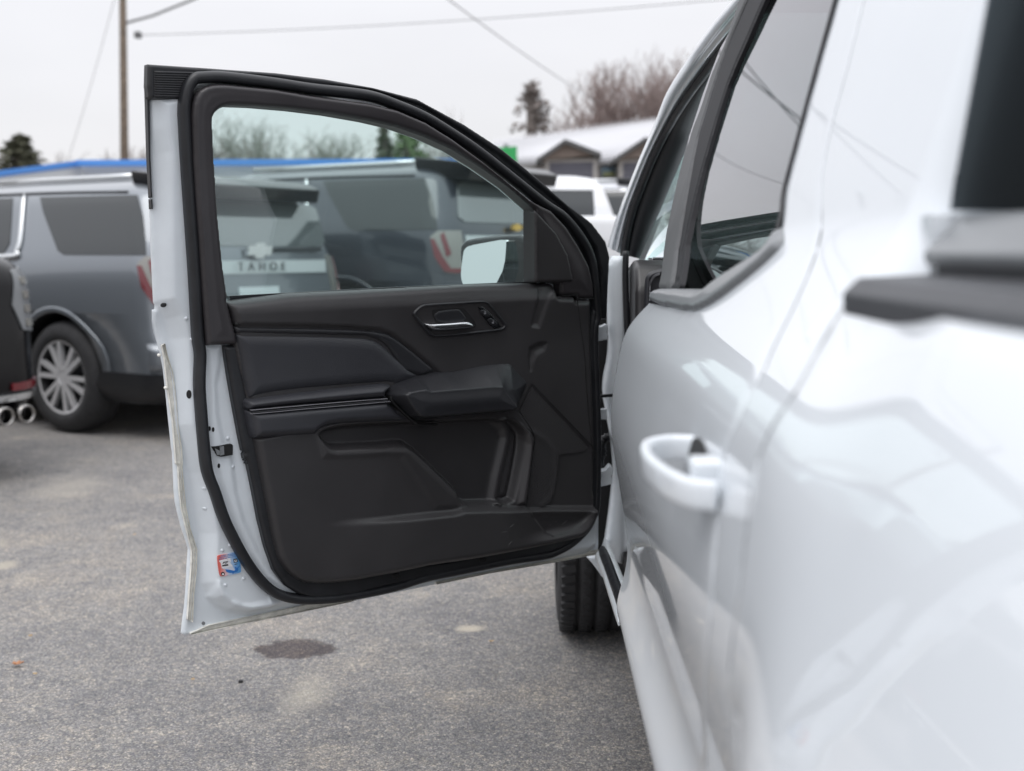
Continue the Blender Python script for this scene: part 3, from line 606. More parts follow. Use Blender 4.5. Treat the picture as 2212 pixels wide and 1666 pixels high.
# ---- main panel as one relief
pan_px = cat(ZB((178, 188), (196, 170)), [(489, 652)], ZA((500, 1100), (1000, 1075), (1450, 1052), (1785, 1044), (1895, 1044), (1920, 1052), (1923, 1110), (2010, 1114), (2014, 1130), (2096, 1130)), ZC((1064, 300), (1074, 600), (1084, 900), (1085, 1000)), ZT((2000, 100), (1965, 210), (1925, 290), (1870, 365), (1800, 420), (1500, 490), (1000, 590), (500, 680), (0, 750)),
   ZD((1800, 890), (1500, 960), (1350, 982), (1250, 986), (1150, 976), (1090, 948), (1035, 905), (990, 850), (955, 790), (915, 640), (885, 470), (850, 300), (800, 40)), ZB((368, 1092), (372, 1000), (328, 830), (300, 700), (258, 520), (240, 400), (228, 300), (212, 240)))
pan = dpt(pan_px, .035)
q = lambda px, d=.035: dpt(px, d)
pocket = chaikin(q(cat(ZB((782, 1064), (815, 1030), (860, 1008), (1000, 985), (1400, 968)), ZC((300, 800), (600, 785), (650, 815), (684, 860), (690, 930), (664, 1080), (640, 1200), (625, 1262), (480, 1272), (345, 1276), (322, 1240), (305, 1195)), ZB((1700, 1440), (1550, 1290), (1385, 1132), (1295, 1130), (1245, 1142), (1000, 1152), (900, 1158), (850, 1140)))), 1)
ridge2 = q(ZC((600, 785), (665, 820), (712, 860), (734, 905), (722, 1010), (706, 1150), (690, 1270), (640, 1268), (655, 1180), (678, 1040), (692, 930), (684, 870), (650, 825)))
inridge = q(ZC((560, 800), (600, 840), (612, 900), (590, 1000), (560, 1120), (535, 1265)))
lower = q(cat(ZD((1150, 545), (1280, 535), (1700, 500), (2212, 445)), ZC((330, 1292), (480, 1288), (690, 1288), (1200, 1288), (1200, 1700), (0, 1760)), ZD((1100, 1000), (950, 800), (930, 560))))
rimtop = q(ZB((790, 1075), (860, 1160), (900, 1178), (1240, 1160), (1300, 1148), (1370, 1150), (1690, 1460), (1720, 1540), (1560, 1540), (1330, 1200), (1250, 1182), (900, 1200), (820, 1200)))
spk = q(ZC((650, 752), (722, 600), (800, 685), (930, 818), (1048, 940), (1075, 1010), (1085, 1150), (1060, 1280), (1000, 1360), (930, 1410), (830, 1440), (790, 1420), (690, 1295), (700, 1180), (738, 880)))
band = q(cat(ZB((215, 312), (700, 318), (1000, 328), (1200, 345), (1290, 378), (1420, 480), (1562, 605)), ZC((260, 575)), ZB((1300, 900), (350, 1100), (330, 830), (240, 400))))
dents = [q(ZC((775, 75), (880, 48), (850, 80), (820, 120), (790, 200), (762, 280), (725, 275), (740, 190))), q(ZC((712, 402), (760, 375), (800, 375), (790, 405), (745, 430), (722, 480), (716, 520), (708, 450)))]
cz = q([(1085, 1100)])[0]
bx = q(ZC((555, 1300), (550, 1530)))
def pan_h(P, s):
    f = lambda L: sdf(P, [L])[0]
    H = .030*rnd(s, .020)+.004
    g = f(pocket); H -= .034*sstep(-.004, .014, g)
    H -= .016*sstep(.01, .12, g)*0
    # soft vertical roll inside the pocket
    A, B_ = inridge[:-1], inridge[1:]
    dr = np.full(len(P), 9.)
    for a, b in zip(A, B_):
        d = b-a; t = np.clip(((P-a) @ d)/(d @ d), 0, 1); dr = np.minimum(dr, np.linalg.norm(P-a-t[:, None]*d, axis=1))
    H += .016*np.exp(-(dr/.014)**2)*(g > 0)
    side = (P[:, 0] < np.interp(P[:, 1], inridge[::-1, 1], inridge[::-1, 0]))
    H += .012*side*sstep(0, .03, dr)*(g > 0)*sstep(.0, .03, g)
    H += .014*sstep(-.004, .014, f(ridge2))
    lo = f(lower); fade = sstep(q([(690, 1120)])[0][0], q([(900, 1120)])[0][0], P[:, 0])
    H += .024*sstep(-.009, .009, lo)*fade
    H += .005*sstep(-.01, .012, f(rimtop))
    # lower right: the panel turns away past a soft upright crease
    xr = np.maximum(0, bx[0, 0]-P[:, 0]); H -= .13*(np.sqrt(np.minimum(xr, .16)**2+.012**2)-.012)*sstep(-.005, .03, lo)*sstep(0, .05, s)
    H -= .004*sstep(-.003, .004, f(spk))
    for dd in dents: H -= .006*sstep(-.008, .008, f(dd))
    bb = f(band); H -= .010*sstep(-.002, .008, bb)
    # upper band rolls back towards the glass
    zt = np.interp(P[:, 0], [0, DLEN], [q([(1200, 612)])[0][1], q([(500, 640)])[0][1]])
    H -= .016*sstep(.045, .0, zt-P[:, 1])
    H += .0012*np.sin(P[:, 0]*7+P[:, 1]*5)
    return H
panel = sheet('trim_panel', [pan], M['plastic'], dmap, D_, res=.0032, h=pan_h, base=-.01)
# groove line and accent strip
def dsweep(name, px, d, wa, wd, mat, n=8, sides=8, **k):
    return sweep(name, dmap(crom(dpt(px, d), n), d), DNv, wa, wd, mat, D_, sides=sides, **k)
dsweep('groove', ZB((222, 316), (450, 317), (700, 320), (1000, 330), (1180, 343), (1250, 358), (1310, 392), (1420, 482), (1500, 550), (1556, 600), (1568, 625), (1566, 645)), .020, .0052, .009, M['black'])
acc = dpt(ZB((232, 335), (400, 336), (700, 342), (1000, 352), (1170, 364), (1245, 378), (1300, 408), (1420, 500), (1540, 600), (1556, 622), (1552, 640), (1470, 668), (1360, 640), (1240, 470), (1180, 425), (1100, 400), (600, 390), (240, 382)), .03)
sheet('accent_strip', [acc], M['plastic2'], dmap, D_, res=.003, h=lambda P, s: .018+.012*rnd(s, .012), base=.0)
cu = dpt(ZB((240, 390), (260, 382), (600, 388), (900, 396), (1090, 406), (1160, 420), (1215, 452), (1300, 530), (1470, 668), (1400, 700), (1330, 722), (1296, 728), (1285, 716), (1240, 712), (1000, 728), (700, 755), (500, 780), (400, 800), (345, 815), (328, 812), (300, 700), (270, 540)), .03)
sheet('upper_pad', [cu], M['leather'], dmap, D_, res=.0032, h=lambda P, s: .014+.018*rnd(s, .030)-.006*np.exp(-(((P[:, 1]-1.0)/.04)**2))*0, base=.0)
aru = dpt(ZB((328, 880), (326, 840), (340, 824), (420, 808), (700, 772), (1000, 738), (1230, 715), (1275, 716), (1294, 732), (1288, 748), (1256, 785), (1250, 822), (1000, 842), (700, 866), (500, 884), (342, 900)), .05)
sheet('armrest_top', [aru], M['leather'], dmap, D_, res=.003, h=lambda P, s: .012+.042*rnd(s, .034), base=.0)
arl = dpt(ZB((334, 900), (500, 888), (700, 870), (1000, 846), (1255, 826), (1270, 842), (1340, 905), (1410, 962), (1395, 975), (1200, 982), (950, 994), (860, 1006), (815, 1030), (780, 1064), (600, 1076), (450, 1086), (372, 1088), (355, 1020)), .05)
sheet('armrest_front', [arl], M['leather'], dmap, D_, res=.003, h=lambda P, s: .012+.036*rnd(s, .022), base=.0)
for rowp in (ZB((338, 893), (500, 878), (700, 860), (1000, 834), (1245, 816)), ZB((342, 917), (500, 903), (700, 884), (1000, 858), (1265, 834))):
    c = crom(dpt(rowp, .05), 40); L = resamp(c, 92); b = MB()
    for i in range(0, len(L)-1, 1):
        m_ = L[i]*.5+L[i+1]*.5; d = L[i+1]-L[i]; d /= np.linalg.norm(d); u_ = np.array([-d[1], d[0]])
        rowd = .050
        pts = [m_-d*.0022-u_*.0009, m_+d*.0022-u_*.0003, m_+d*.0022+u_*.0009, m_-d*.0022+u_*.0003]
        b.prism([tuple(dmap(np.array([p]), .040)[0]) for p in pts], tuple(DNv*.006))
    b.build('stitching', M['thread'], D_, world=True, kind='stuff')
dsweep('seam_welt', ZB((336, 905), (500, 890), (700, 872), (1000, 846), (1255, 825)), .040, .0022, .006, M['plastic2'])
# pull handle: faceted shroud
ho = dpt(cat(ZB((1255, 790), (1268, 768), (1300, 738), (1330, 715), (1440, 672), (1600, 638)), ZC((300, 528), (450, 495), (560, 480), (612, 476), (632, 484), (670, 530), (716, 576), (722, 600), (700, 655), (662, 728), (645, 748), (600, 760), (400, 775), (200, 795), (110, 802), (75, 800), (50, 780)), ZB((1400, 950), (1340, 880), (1275, 826))), .05)
hi = dpt(cat(ZB((1350, 788), (1380, 770), (1480, 755)), ZC((150, 640), (380, 622), (500, 612), (545, 614), (560, 640), (628, 722), (610, 735), (400, 752), (200, 770), (110, 776)), ZB((1440, 925), (1390, 860))), .085)
hi2 = hi
def pull_h(P, s):
    g, _ = sdf(P, [hi]); o = np.maximum(s, 0); t = np.where(g >= 0, 1, o/(o-g+1e-6))
    return .020+.008*rnd(s, .005)+.070*np.clip(t, 0, 1)**.85+.004*sstep(0, .03, g)
sheet('pull_handle', [ho], M['plastic2'], dmap, D_, res=.0026, h=pull_h, base=.0)
dsweep('pull_handle_gap', ZB((1250, 795), (1262, 830), (1330, 900), (1405, 965), (1440, 985), (1560, 985)), .035, .003, .012, M['black'])
# inside door handle
bz = chaikin(dpt(ZC((60, 215), (66, 195), (100, 165), (130, 155), (300, 145), (440, 136), (470, 140), (490, 155), (578, 262), (580, 280), (565, 298), (540, 306), (360, 326), (190, 341), (160, 334), (140, 318)), .035), 1)
bzi = chaikin(dpt(ZC((78, 218), (84, 200), (112, 174), (140, 168), (300, 158), (440, 149), (466, 152), (480, 165), (562, 268), (562, 280), (540, 290), (360, 310), (192, 326), (170, 320)), .035), 1)
sheet('handle_bezel', [bz, bzi], M['plastic2'], dmap, D_, res=.002, h=lambda P, s: .036+.005*rnd(s, .003), base=.01)
rc_ = chaikin(dpt(ZC((160, 195), (178, 184), (330, 176), (350, 185), (412, 262), (402, 290), (230, 306), (205, 300)), .035), 1)
sheet('handle_plate', [bzi], M['plastic'], dmap, D_, res=.002, h=lambda P, s: .0365+.0*s, base=.01)
sheet('handle_recess', [rc_], M['black'], dmap, D_, res=.002, h=lambda P, s: .0372, base=.03)
sheet('recess_flap', [chaikin(dpt(ZC((168, 200), (300, 182), (322, 188), (368, 250), (200, 262)), .035), 1)], M['plastic2'], dmap, D_, res=.002, h=lambda P, s: .0376+.002*rnd(s, .006), base=.03)
lv = chaikin(dpt(ZC((126, 264), (150, 262), (260, 256), (350, 248), (376, 250), (402, 272), (398, 288), (330, 296), (215, 306), (165, 302)), .045), 1)
sheet('door_release', [lv], M['chrome'], dmap, D_, res=.0016, h=lambda P, s: .040+.014*rnd(s, .010), base=.036)
bp_ = chaikin(dpt(ZC((412, 172), (452, 168), (548, 275), (536, 286), (498, 290)), .035), 1)
sheet('lock_switch_panel', [bp_], M['gloss'], dmap, D_, res=.0016, h=lambda P, s: .0385+.001*rnd(s, .002), base=.03)
for px in (ZC((425, 190), (462, 186), (498, 226), (462, 232)), ZC((466, 238), (502, 232), (536, 272), (500, 280))):
    c = chaikin(dpt(px, .038), 1); bt = sheet('lock_button', [c], M['plastic2'], dmap, D_, res=.0014, h=lambda P, s: .040+.0015*rnd(s, .003), base=.037)
icon = MB()
for cx_, cy_ in ((462, 204), (506, 256)):
    for pp in (((-5, -1), (5, -2), (5, 6), (-5, 7)), ((-4, -8), (3, -9), (3, -6.5), (-4, -6)), ((2, -8), (5, -8), (5, -2), (2, -2))):
        P = dpt(ZC(*[(cx_+a, cy_+c) for a, c in pp]), .042); icon.prism([tuple(x) for x in dmap(P, .0416)], tuple(DNv*.0004))
icon.build('lock_icons', M['thread'], D_, world=True, kind='stuff')
# speaker grille with fine perforation
M['mesh'] = pmat('speaker_mesh', (.032, .031, .034), .42)
t = M['mesh'].node_tree; bs = t.nodes['Principled BSDF']; uvn = N(t, 'ShaderNodeUVMap'); mp_ = N(t, 'ShaderNodeMapping'); mp_.inputs['Scale'].default_value = (230, 230, 230); mp_.inputs['Rotation'].default_value = (0, 0, .5)
vo = N(t, 'ShaderNodeTexVoronoi'); vo.inputs['Randomness'].default_value = 0; vo.inputs['Scale'].default_value = 1
t.links.new(uvn.outputs[0], mp_.inputs[0]); t.links.new(mp_.outputs[0], vo.inputs['Vector'])
cr_ = N(t, 'ShaderNodeMapRange'); cr_.inputs[1].default_value = .18; cr_.inputs[2].default_value = .4; t.links.new(vo.outputs['Distance'], cr_.inputs[0])
bu = N(t, 'ShaderNodeBump'); bu.inputs['Distance'].default_value = .002; t.links.new(cr_.outputs[0], bu.inputs['Height']); t.links.new(bu.outputs[0], bs.inputs['Normal'])
mxx_ = N(t, 'ShaderNodeMix', data_type='RGBA'); mxx_.inputs[6].default_value = (.008, .008, .009, 1); mxx_.inputs[7].default_value = (.040, .038, .041, 1); t.links.new(cr_.outputs[0], mxx_.inputs[0]); t.links.new(mxx_.outputs[2], bs.inputs['Base Color'])
sg = dpt(ZC((656, 750), (722, 612), (800, 695), (930, 830), (1036, 950), (1010, 975), (900, 985), (872, 992), (866, 1060), (846, 1200), (825, 1250), (795, 1276), (760, 1284), (696, 1286), (704, 1180), (738, 890), (728, 858), (700, 815)), .035)
crs = dpt(ZC((735, 870), (790, 905), (850, 975), (862, 1050), (838, 1190), (820, 1240), (780, 1270)), .035)
def spk_h(P, s):
    dr = np.full(len(P), 9.)
    for a, b in zip(crs[:-1], crs[1:]):
        d = b-a; t = np.clip(((P-a) @ d)/(d @ d), 0, 1); dr = np.minimum(dr, np.linalg.norm(P-a-t[:, None]*d, axis=1))
    return .0325+.0030*np.exp(-(dr/.010)**2)
sheet('speaker_grille', [sg], M['mesh'], dmap, D_, res=.003, h=spk_h, base=.015)
for ln_ in (ZC((722, 596), (800, 678), (930, 812), (1050, 938), (1072, 985), (1082, 1060), (1086, 1200)), ZC((690, 1292), (740, 1355), (790, 1420), (820, 1442), (860, 1442), (950, 1420)), ZC((970, 105), (985, 250), (1010, 420), (1025, 640), (1045, 860), (1054, 940)), ZC((880, 40), (882, 106), (972, 106), (978, 126), (1062, 124)),):
    dsweep('panel_seam', ln_, .0335, .0009, .0022, M['black'], sides=6)
dsweep('pocket_lip', ZC((616, 785), (680, 830), (722, 868), (736, 905), (722, 1010), (706, 1150), (690, 1282)), .034, .0009, .002, M['black'], sides=6)
M['scuff'] = pmat('scuffed_plastic', (.085, .083, .085), .6)
for a_, b_ in (((960, 245), (905, 290)), ((880, 325), (815, 340)), ((940, 440), (885, 500)), ((1650, 215), (1580, 270)), ((1460, 262), (1435, 275)), ((1525, 228), (1505, 238))):
    w_ = dpt(ZT(a_, b_), .032); hh_ = pan_h(w_, np.array([.1, .1])); L_ = dmap(w_, 0)+DN*(hh_[:, None]+.0003); sweep('scuff', np.array([L_[0], (L_[0]+L_[1])/2, L_[1]]), DNv, np.array([.0003, .0011, .0003]), .0005, M['scuff'], D_, sides=6)
# latch opening, grommets, plug, dimples, sticker
sheet('latch_opening', [dpt(ZG((1087, 1515), (1130, 1508), (1184, 1500), (1190, 1508), (1188, 1555), (1130, 1565), (1112, 1560)))], M['black'], dmap, D_, res=.002, h=.0005, base=-.02)
b = MB(); P = dpt(ZG((1120, 1512), (1140, 1510), (1142, 1552), (1122, 1558))); b.prism([tuple(x) for x in dmap(P, .001)], tuple(DNv*.003)); b.build('latch_claw', M['satin'], D_, world=True)
b = MB(); P = dpt(ZG((1095, 1520), (1135, 1540), (1130, 1552), (1108, 1556))); b.prism([tuple(x) for x in dmap(P, .001)], tuple(DNv*.002)); b.build('latch_guide', M['satin'], D_, world=True)
def disc(name, c, rx, ry, mat, d, base, hgt=0.0):
    P = np.array([(c[0]+rx*math.cos(a), c[1]+ry*math.sin(a)) for a in np.linspace(0, 2*math.pi, 17)[:-1]])
    q_ = dpt(P)
    if d is None:
        k_ = shell_h(q_.mean(0)[None], np.array([.1]))[0]; q_ = dpt(P, k_); return sheet(name, [q_], mat, dmap, D_, res=.0014, h=lambda P, s: shell_h(P, np.full(len(P), .1))+.0011+hgt*rnd(s, .003), base=k_-.005)
    return sheet(name, [q_], mat, dmap, D_, res=.0014, h=lambda P, s: d+hgt*rnd(s, .004), base=base)
disc('edge_plug', ZG((827, 789))[0], 4.8, 5.0, M['rubber'], None, 0, .004)
disc('drain_hole', ZG((955, 1243))[0], 4.2, 9.4, M['black'], None, 0)
for x_, y_ in ((1068, 1420), (1087, 1425), (1116, 1610)): disc('bolt_hole', ZG((x_, y_))[0], 2.4, 5.2, M['black'], None, 0)
for x_, y_ in ((948, 858), (978, 965), (1163, 1470), (1192, 1615)): disc('pressed_dimple', ZG((x_, y_))[0], 4, 4, M['inpaint'], None, 0, .002)
for x_, y_ in ((527, 725), (580, 688), (682, 932), (549, 978), (368, 262), (374, 410)): disc('pressed_dimple', ZD((x_, y_))[0], 3.6, 3.4, M['inpaint'], None, 0, .002)
disc('drain_hole', ZD((387, 1260))[0], 3.6, 4.2, M['satin'], None, 0, .001)
for x_, y_ in ((849, 1052), (883, 1221)): disc('sealer_bead', ZG((x_, y_))[0], 3.2, 3.4, M['sealer'], -.038, -.045, .003)
for px in ((850, 1242), (1037, 1207)):
    disc('panel_clip', px, 9, 6, M['black'], .013, .0, .003)
M['st_red'] = pmat('sticker_red', (.70, .16, .13), .4, coat=.5); M['st_blue'] = pmat('sticker_blue', (.16, .40, .72), .4, coat=.5)
M['st_pale'] = pmat('sticker_pale', (.62, .66, .76), .4, coat=.5); M['st_white'] = pmat('sticker_white', (.8, .8, .82), .4, coat=.5)
M['st_map'] = pmat('sticker_map_blue', (.03, .17, .50), .4); M['st_ink'] = pmat('sticker_ink', (.03, .03, .035), .5)
# sticker base: red to blue print
M['st'] = pmat('sticker_print', (.5, .5, .5), .4, coat=.5); t = M['st'].node_tree; un = N(t, 'ShaderNodeUVMap'); sx_ = N(t, 'ShaderNodeSeparateXYZ'); cr2 = N(t, 'ShaderNodeValToRGB'); m2 = N(t, 'ShaderNodeMapRange')
c4 = dpt(ZS((425, 420), (1000, 318), (1085, 880), (500, 1000)), -.01)
sa, sb = c4[0][0], c4[1][0]; m2.inputs[1].default_value = sa; m2.inputs[2].default_value = sb
el = cr2.color_ramp.elements; el[0].color = (.72, .15, .12, 1); el[0].position = .12; el[1].color = (.12, .36, .70, 1); el[1].position = .95
z_ = el.new(.42); z_.color = (.72, .50, .52, 1); z_ = el.new(.55); z_.color = (.52, .62, .78, 1)
t.links.new(un.outputs[0], sx_.inputs[0]); t.links.new(sx_.outputs[0], m2.inputs[0]); t.links.new(m2.outputs[0], cr2.inputs[0]); t.links.new(cr2.outputs[0], t.nodes['Principled BSDF'].inputs['Base Color'])
SD0 = -.0098
sheet('sticker', [chaikin(np.array([c4[0]*.92+c4[1]*.08, c4[1]*.92+c4[0]*.08, c4[1]*.92+c4[2]*.08, c4[2]*.92+c4[1]*.08, c4[2]*.92+c4[3]*.08, c4[3]*.92+c4[2]*.08, c4[3]*.92+c4[0]*.08, c4[0]*.92+c4[3]*.08]), 2)], M['st'], dmap, D_, res=.0012, h=SD0, base=-.02)
def ink(px, mat, k=1, name='sticker_print'): return sheet(name, [dpt(px, -.01)], mat, dmap, D_, res=.0007, h=SD0+.0004*k, base=SD0-.0004)
def stk(px, mat, k=1): b = MB(); b.prism([tuple(x) for x in dmap(dpt(px, -.01), SD0)], tuple(DNv*.0004*k)); return b.build('sticker_print', mat, D_, world=True)
ink(ZS((480, 570), (530, 548), (680, 515), (705, 545), (720, 580), (780, 605), (790, 640), (820, 665), (840, 690), (830, 735), (805, 712), (700, 738), (560, 765), (545, 700), (525, 620), (505, 600)), M['st_white'])
ink(ZS((700, 500), (780, 490), (800, 600), (770, 590), (720, 560)), M['st_white'])
ink(ZS((560, 768), (805, 715), (845, 710), (905, 815), (880, 830), (640, 790)), M['st_pale'])
ink(ZS((650, 790), (760, 800), (880, 828), (915, 800), (905, 740), (870, 720), (940, 730), (950, 760), (1010, 710), (1025, 680), (1035, 700), (985, 760), (995, 800), (960, 860), (880, 880), (850, 915), (830, 885), (760, 885), (680, 860)), M['st_map'], 2)
ink(ZS((862, 520), (965, 500), (980, 598), (875, 618)), M['st_ink'], 1); ink(ZS((885, 545), (945, 530), (952, 585), (895, 592)), M['st_white'], 2); ink(ZS((905, 548), (930, 545), (932, 562), (908, 572)), M['st_ink'], 3)
ink(ZS((575, 640), (600, 590), (720, 575), (715, 600), (620, 615), (590, 645)), M['st_ink'], 2); ink(ZS((560, 680), (720, 650), (728, 690), (570, 712)), M['st_ink'], 2); ink(ZS((620, 650), (690, 610), (700, 620), (640, 655)), M['st_ink'], 2)
ink(ZS((885, 665), (930, 642), (1000, 640), (960, 655), (900, 672)), M['st_ink'], 1)
cg = [(585+52*math.cos(a), 912+52*math.sin(a)) for a in np.linspace(0, 2*math.pi, 15)[:-1]]; ink(ZS(*cg), M['st_ink'], 1)
cg = [(587+28*math.cos(a), 920+26*math.sin(a)) for a in np.linspace(0, 2*math.pi, 11)[:-1]]; ink(ZS(*cg), M['st_white'], 2)
tb = MB()
random.seed(3)
for r_, (xa, xb, y0_) in enumerate(((535, 980, 440), (500, 990, 482), (480, 970, 530))):
    x_ = xa
    while x_ < xb:
        w_ = random.uniform(5, 9); yy = y0_-(x_-xa)*.19+random.uniform(-1, 1)
        P = dpt(ZS((x_, yy-9), (x_+w_, yy-11), (x_+w_, yy+5), (x_, yy+7)), -.01); tb.prism([tuple(x) for x in dmap(P, SD0)], tuple(DNv*.0004))
        x_ += w_+random.choice([4, 4, 5, 14])
tb.build('sticker_lettering', M['st_map'], D_, world=True, kind='stuff')
# ---- door mirror on the outer side
smir = .115                                                # its face looks back along the door
MR = dpt([(1160, 640)])[0]
def mpt(px, s0):                                            # onto the vertical plane across the door at distance s0
    D = ray(px); P0 = HB+DE*s0; t = ((P0-C0) @ DE)/(D @ DE); W = C0+D*t[:, None]; return np.c_[(W-HB) @ DN, W[:, 2]]
s0 = dpt([(1178, 560)], -.04)[0, 0]
mh = mpt(ZA((1398, 850), (1412, 822), (1440, 806), (1560, 792), (1685, 782), (1760, 795), (1800, 812), (1800, 1060), (1660, 1068), (1450, 1068), (1425, 1000), (1400, 940)), s0)
mg = mpt(ZA((1430, 880), (1436, 862), (1455, 845), (1560, 826), (1668, 808), (1676, 830), (1680, 960), (1645, 1042), (1640, 1060), (1460, 1062), (1440, 1030), (1430, 990)), s0)
def mmap(P, d): return np.c_[HB[0]+DN[0]*P[:, 0]+DE[0]*(s0+d), HB[1]+DN[1]*P[:, 0]+DE[1]*(s0+d), P[:, 1]]
sheet('mirror_housing', [chaikin(mh, 1)], M['gloss'], mmap, D_, res=.004, h=lambda P, s: .0+.012*rnd(s, .012), base=-.10)
mgc = mg.mean(0)
sheet('mirror_glass', [chaikin(mg, 1)], M['mirror'], mmap, D_, res=.006, h=lambda P, s: .030-.15*(P[:, 1]-mgc[1])+.06*(P[:, 0]-mgc[0]), base=.0)
b = MB(); P = [HB+DE*(s0-.02)+DN*a+np.array([0, 0, z-.5]) for a, z in ((-.16, 1.20), (-.04, 1.20), (-.04, 1.29), (-.16, 1.30))]; b.prism([tuple(p) for p in P], tuple(-DE*.07)); b.build('mirror_arm', M['rubber'], D_, world=True, bevel=.01)
# ================================================================== ground
def build_ground():
    n = 150; g = np.sinh(np.linspace(-1, 1, n)*6.2)/math.sinh(6.2)*1500
    X, Y = np.meshgrid(g, g+3); X = X.ravel(); Y = Y.ravel()
    Z = gz_(X, Y)
    V = np.c_[X, Y, Z]; I, J = np.meshgrid(np.arange(n-1), np.arange(n-1), indexing='ij'); a = (I*n+J).ravel()
    F = np.c_[a, a+1, a+n+1, a+n].tolist()
    m = bpy.data.materials.new('worn_asphalt'); m.use_nodes = True; t = m.node_tree; b = t.nodes['Principled BSDF']; L = t.links.new
    ge = N(t, 'ShaderNodeNewGeometry'); P = ge.outputs['Position']
    def noise(sc, det=4, ro=.6):
        k = N(t, 'ShaderNodeTexNoise'); k.inputs['Scale'].default_value = sc; k.inputs['Detail'].default_value = det; k.inputs['Roughness'].default_value = ro; L(P, k.inputs['Vector']); return k.outputs[0]
    def ramp(src, stops):
        r = N(t, 'ShaderNodeValToRGB'); el = r.color_ramp.elements
        while len(el) < len(stops): el.new(.5)
        for q, (p, c) in zip(el, stops): q.position = p; q.color = (*c, 1)
        L(src, r.inputs[0]); return r.outputs[0]
    def mix(f, a, c, bt='MIX'):
        k = N(t, 'ShaderNodeMix', data_type='RGBA', blend_type=bt)
        for s_, i in ((f, 0), (a, 6), (c, 7)):
            if hasattr(s_, 'node'): L(s_, k.inputs[i])
            elif i == 0: k.inputs[0].default_value = s_
            else: k.inputs[i].default_value = (*s_, 1)
        return k.outputs[2]
    vo = N(t, 'ShaderNodeTexVoronoi'); vo.inputs['Scale'].default_value = 190; L(P, vo.inputs['Vector'])
    vo2 = N(t, 'ShaderNodeTexVoronoi'); vo2.inputs['Scale'].default_value = 80; L(P, vo2.inputs['Vector'])
    sx = N(t, 'ShaderNodeSeparateColor'); L(vo.outputs['Color'], sx.inputs[0])
    sx2 = N(t, 'ShaderNodeSeparateColor'); L(vo2.outputs['Color'], sx2.inputs[0])
    stone = ramp(sx.outputs[0], [(0, (.190, .191, .197)), (.35, (.240, .237, .235)), (.62, (.283, .276, .267)), (.85, (.350, .336, .318)), (1, (.50, .47, .43))])
    big = ramp(sx2.outputs[0], [(0, (.80, .80, .84)), (.5, (1, 1, 1)), (.9, (1.12, 1.08, 1.02)), (1, (1.5, 1.42, 1.3))])
    c = mix(1, stone, big, 'MULTIPLY')
    gaps = ramp(vo.outputs['Distance'], [(0, (1, 1, 1)), (.42, (1, 1, 1)), (.75, (.62, .62, .63))]); c = mix(1, c, gaps, 'MULTIPLY')
    c = mix(1, c, ramp(noise(1.3, 6, .65), [(.28, (.74, .75, .79)), (.5, (1, 1, 1)), (.68, (1.22, 1.16, 1.08))]), 'MULTIPLY')
    c = mix(1, c, ramp(noise(9, 5, .7), [(.3, (.86, .86, .87)), (.7, (1.14, 1.13, 1.12))]), 'MULTIPLY')
    tan = N(t, 'ShaderNodeMapRange'); tan.inputs[1].default_value = .60; tan.inputs[2].default_value = .76; tan.inputs[4].default_value = .5; L(noise(2.6, 7, .68), tan.inputs[0])
    c = mix(tan.outputs[0], c, (.54, .49, .41))
    def spot(px, rx, ry, wob, col, amt, soft=.25, mode='MULTIPLY', wsc=14):
        q = at_z(px[0], px[1], 0)
        mp = N(t, 'ShaderNodeMapping', vector_type='POINT'); mp.inputs['Location'].default_value = (-q[0]/rx, -q[1]/ry, 0); mp.inputs['Scale'].default_value = (1/rx, 1/ry, 0)
        L(P, mp.inputs[0]); ln = N(t, 'ShaderNodeVectorMath', operation='LENGTH'); L(mp.outputs[0], ln.inputs[0])
        ad = N(t, 'ShaderNodeMath', operation='MULTIPLY_ADD'); L(noise(wsc, 5), ad.inputs[0]); ad.inputs[1].default_value = wob; L(ln.outputs['Value'], ad.inputs[2])
        s = N(t, 'ShaderNodeMapRange'); s.interpolation_type = 'SMOOTHSTEP'; s.inputs[1].default_value = 1+wob/2-soft; s.inputs[2].default_value = 1+wob/2+soft; s.inputs[3].default_value = amt; s.inputs[4].default_value = 0
        L(ad.outputs[0], s.inputs[0]); return s.outputs[0], col, mode
    for a in (spot((640, 1402), .136, .105, 1.1, (.40, .36, .37), 1, .14), spot((1015, 1358), .045, .035, 1.2, (.58, .52, .42), .7, .6, 'MIX'), spot((150, 1050), .16, .30, 1.8, (.48, .44, .38), .4, .8, 'MIX', 4), spot((660, 1500), .06, .16, 1.6, (.47, .43, .36), .42, .8, 'MIX', 6), spot((8, 1222), .05, .08, 1.2, (.44, .40, .33), .7, .5, 'MIX')):
        c = mix(a[0], c, a[1], a[2])
    L(c, b.inputs['Base Color']); b.inputs['Roughness'].default_value = .85
    b.inputs['Specular IOR Level'].default_value = .35
    ad = N(t, 'ShaderNodeMath', operation='MULTIPLY_ADD'); L(vo.outputs['Distance'], ad.inputs[0]); ad.inputs[1].default_value = -1.0; L(noise(90, 4), ad.inputs[2])
    ad2 = N(t, 'ShaderNodeMath', operation='ADD'); L(ad.outputs[0], ad2.inputs[0]); L(noise(420, 2), ad2.inputs[1])
    bp = N(t, 'ShaderNodeBump'); bp.inputs['Distance'].default_value = .006; bp.inputs['Strength'].default_value = .55; L(ad2.outputs[0], bp.inputs['Height']); L(bp.outputs[0], b.inputs['Normal'])
    return mk('ground', V, F, m, None, True, kind='structure')
def gz_(X, Y):
    X = np.asarray(X, float); Y = np.asarray(Y, float)
    r = .545*X+.839*Y; f = -.839*X+.545*Y
    return .20*sstep(6.6, 8.6, r)+.22*sstep(9.5, 14, r)
build_ground()
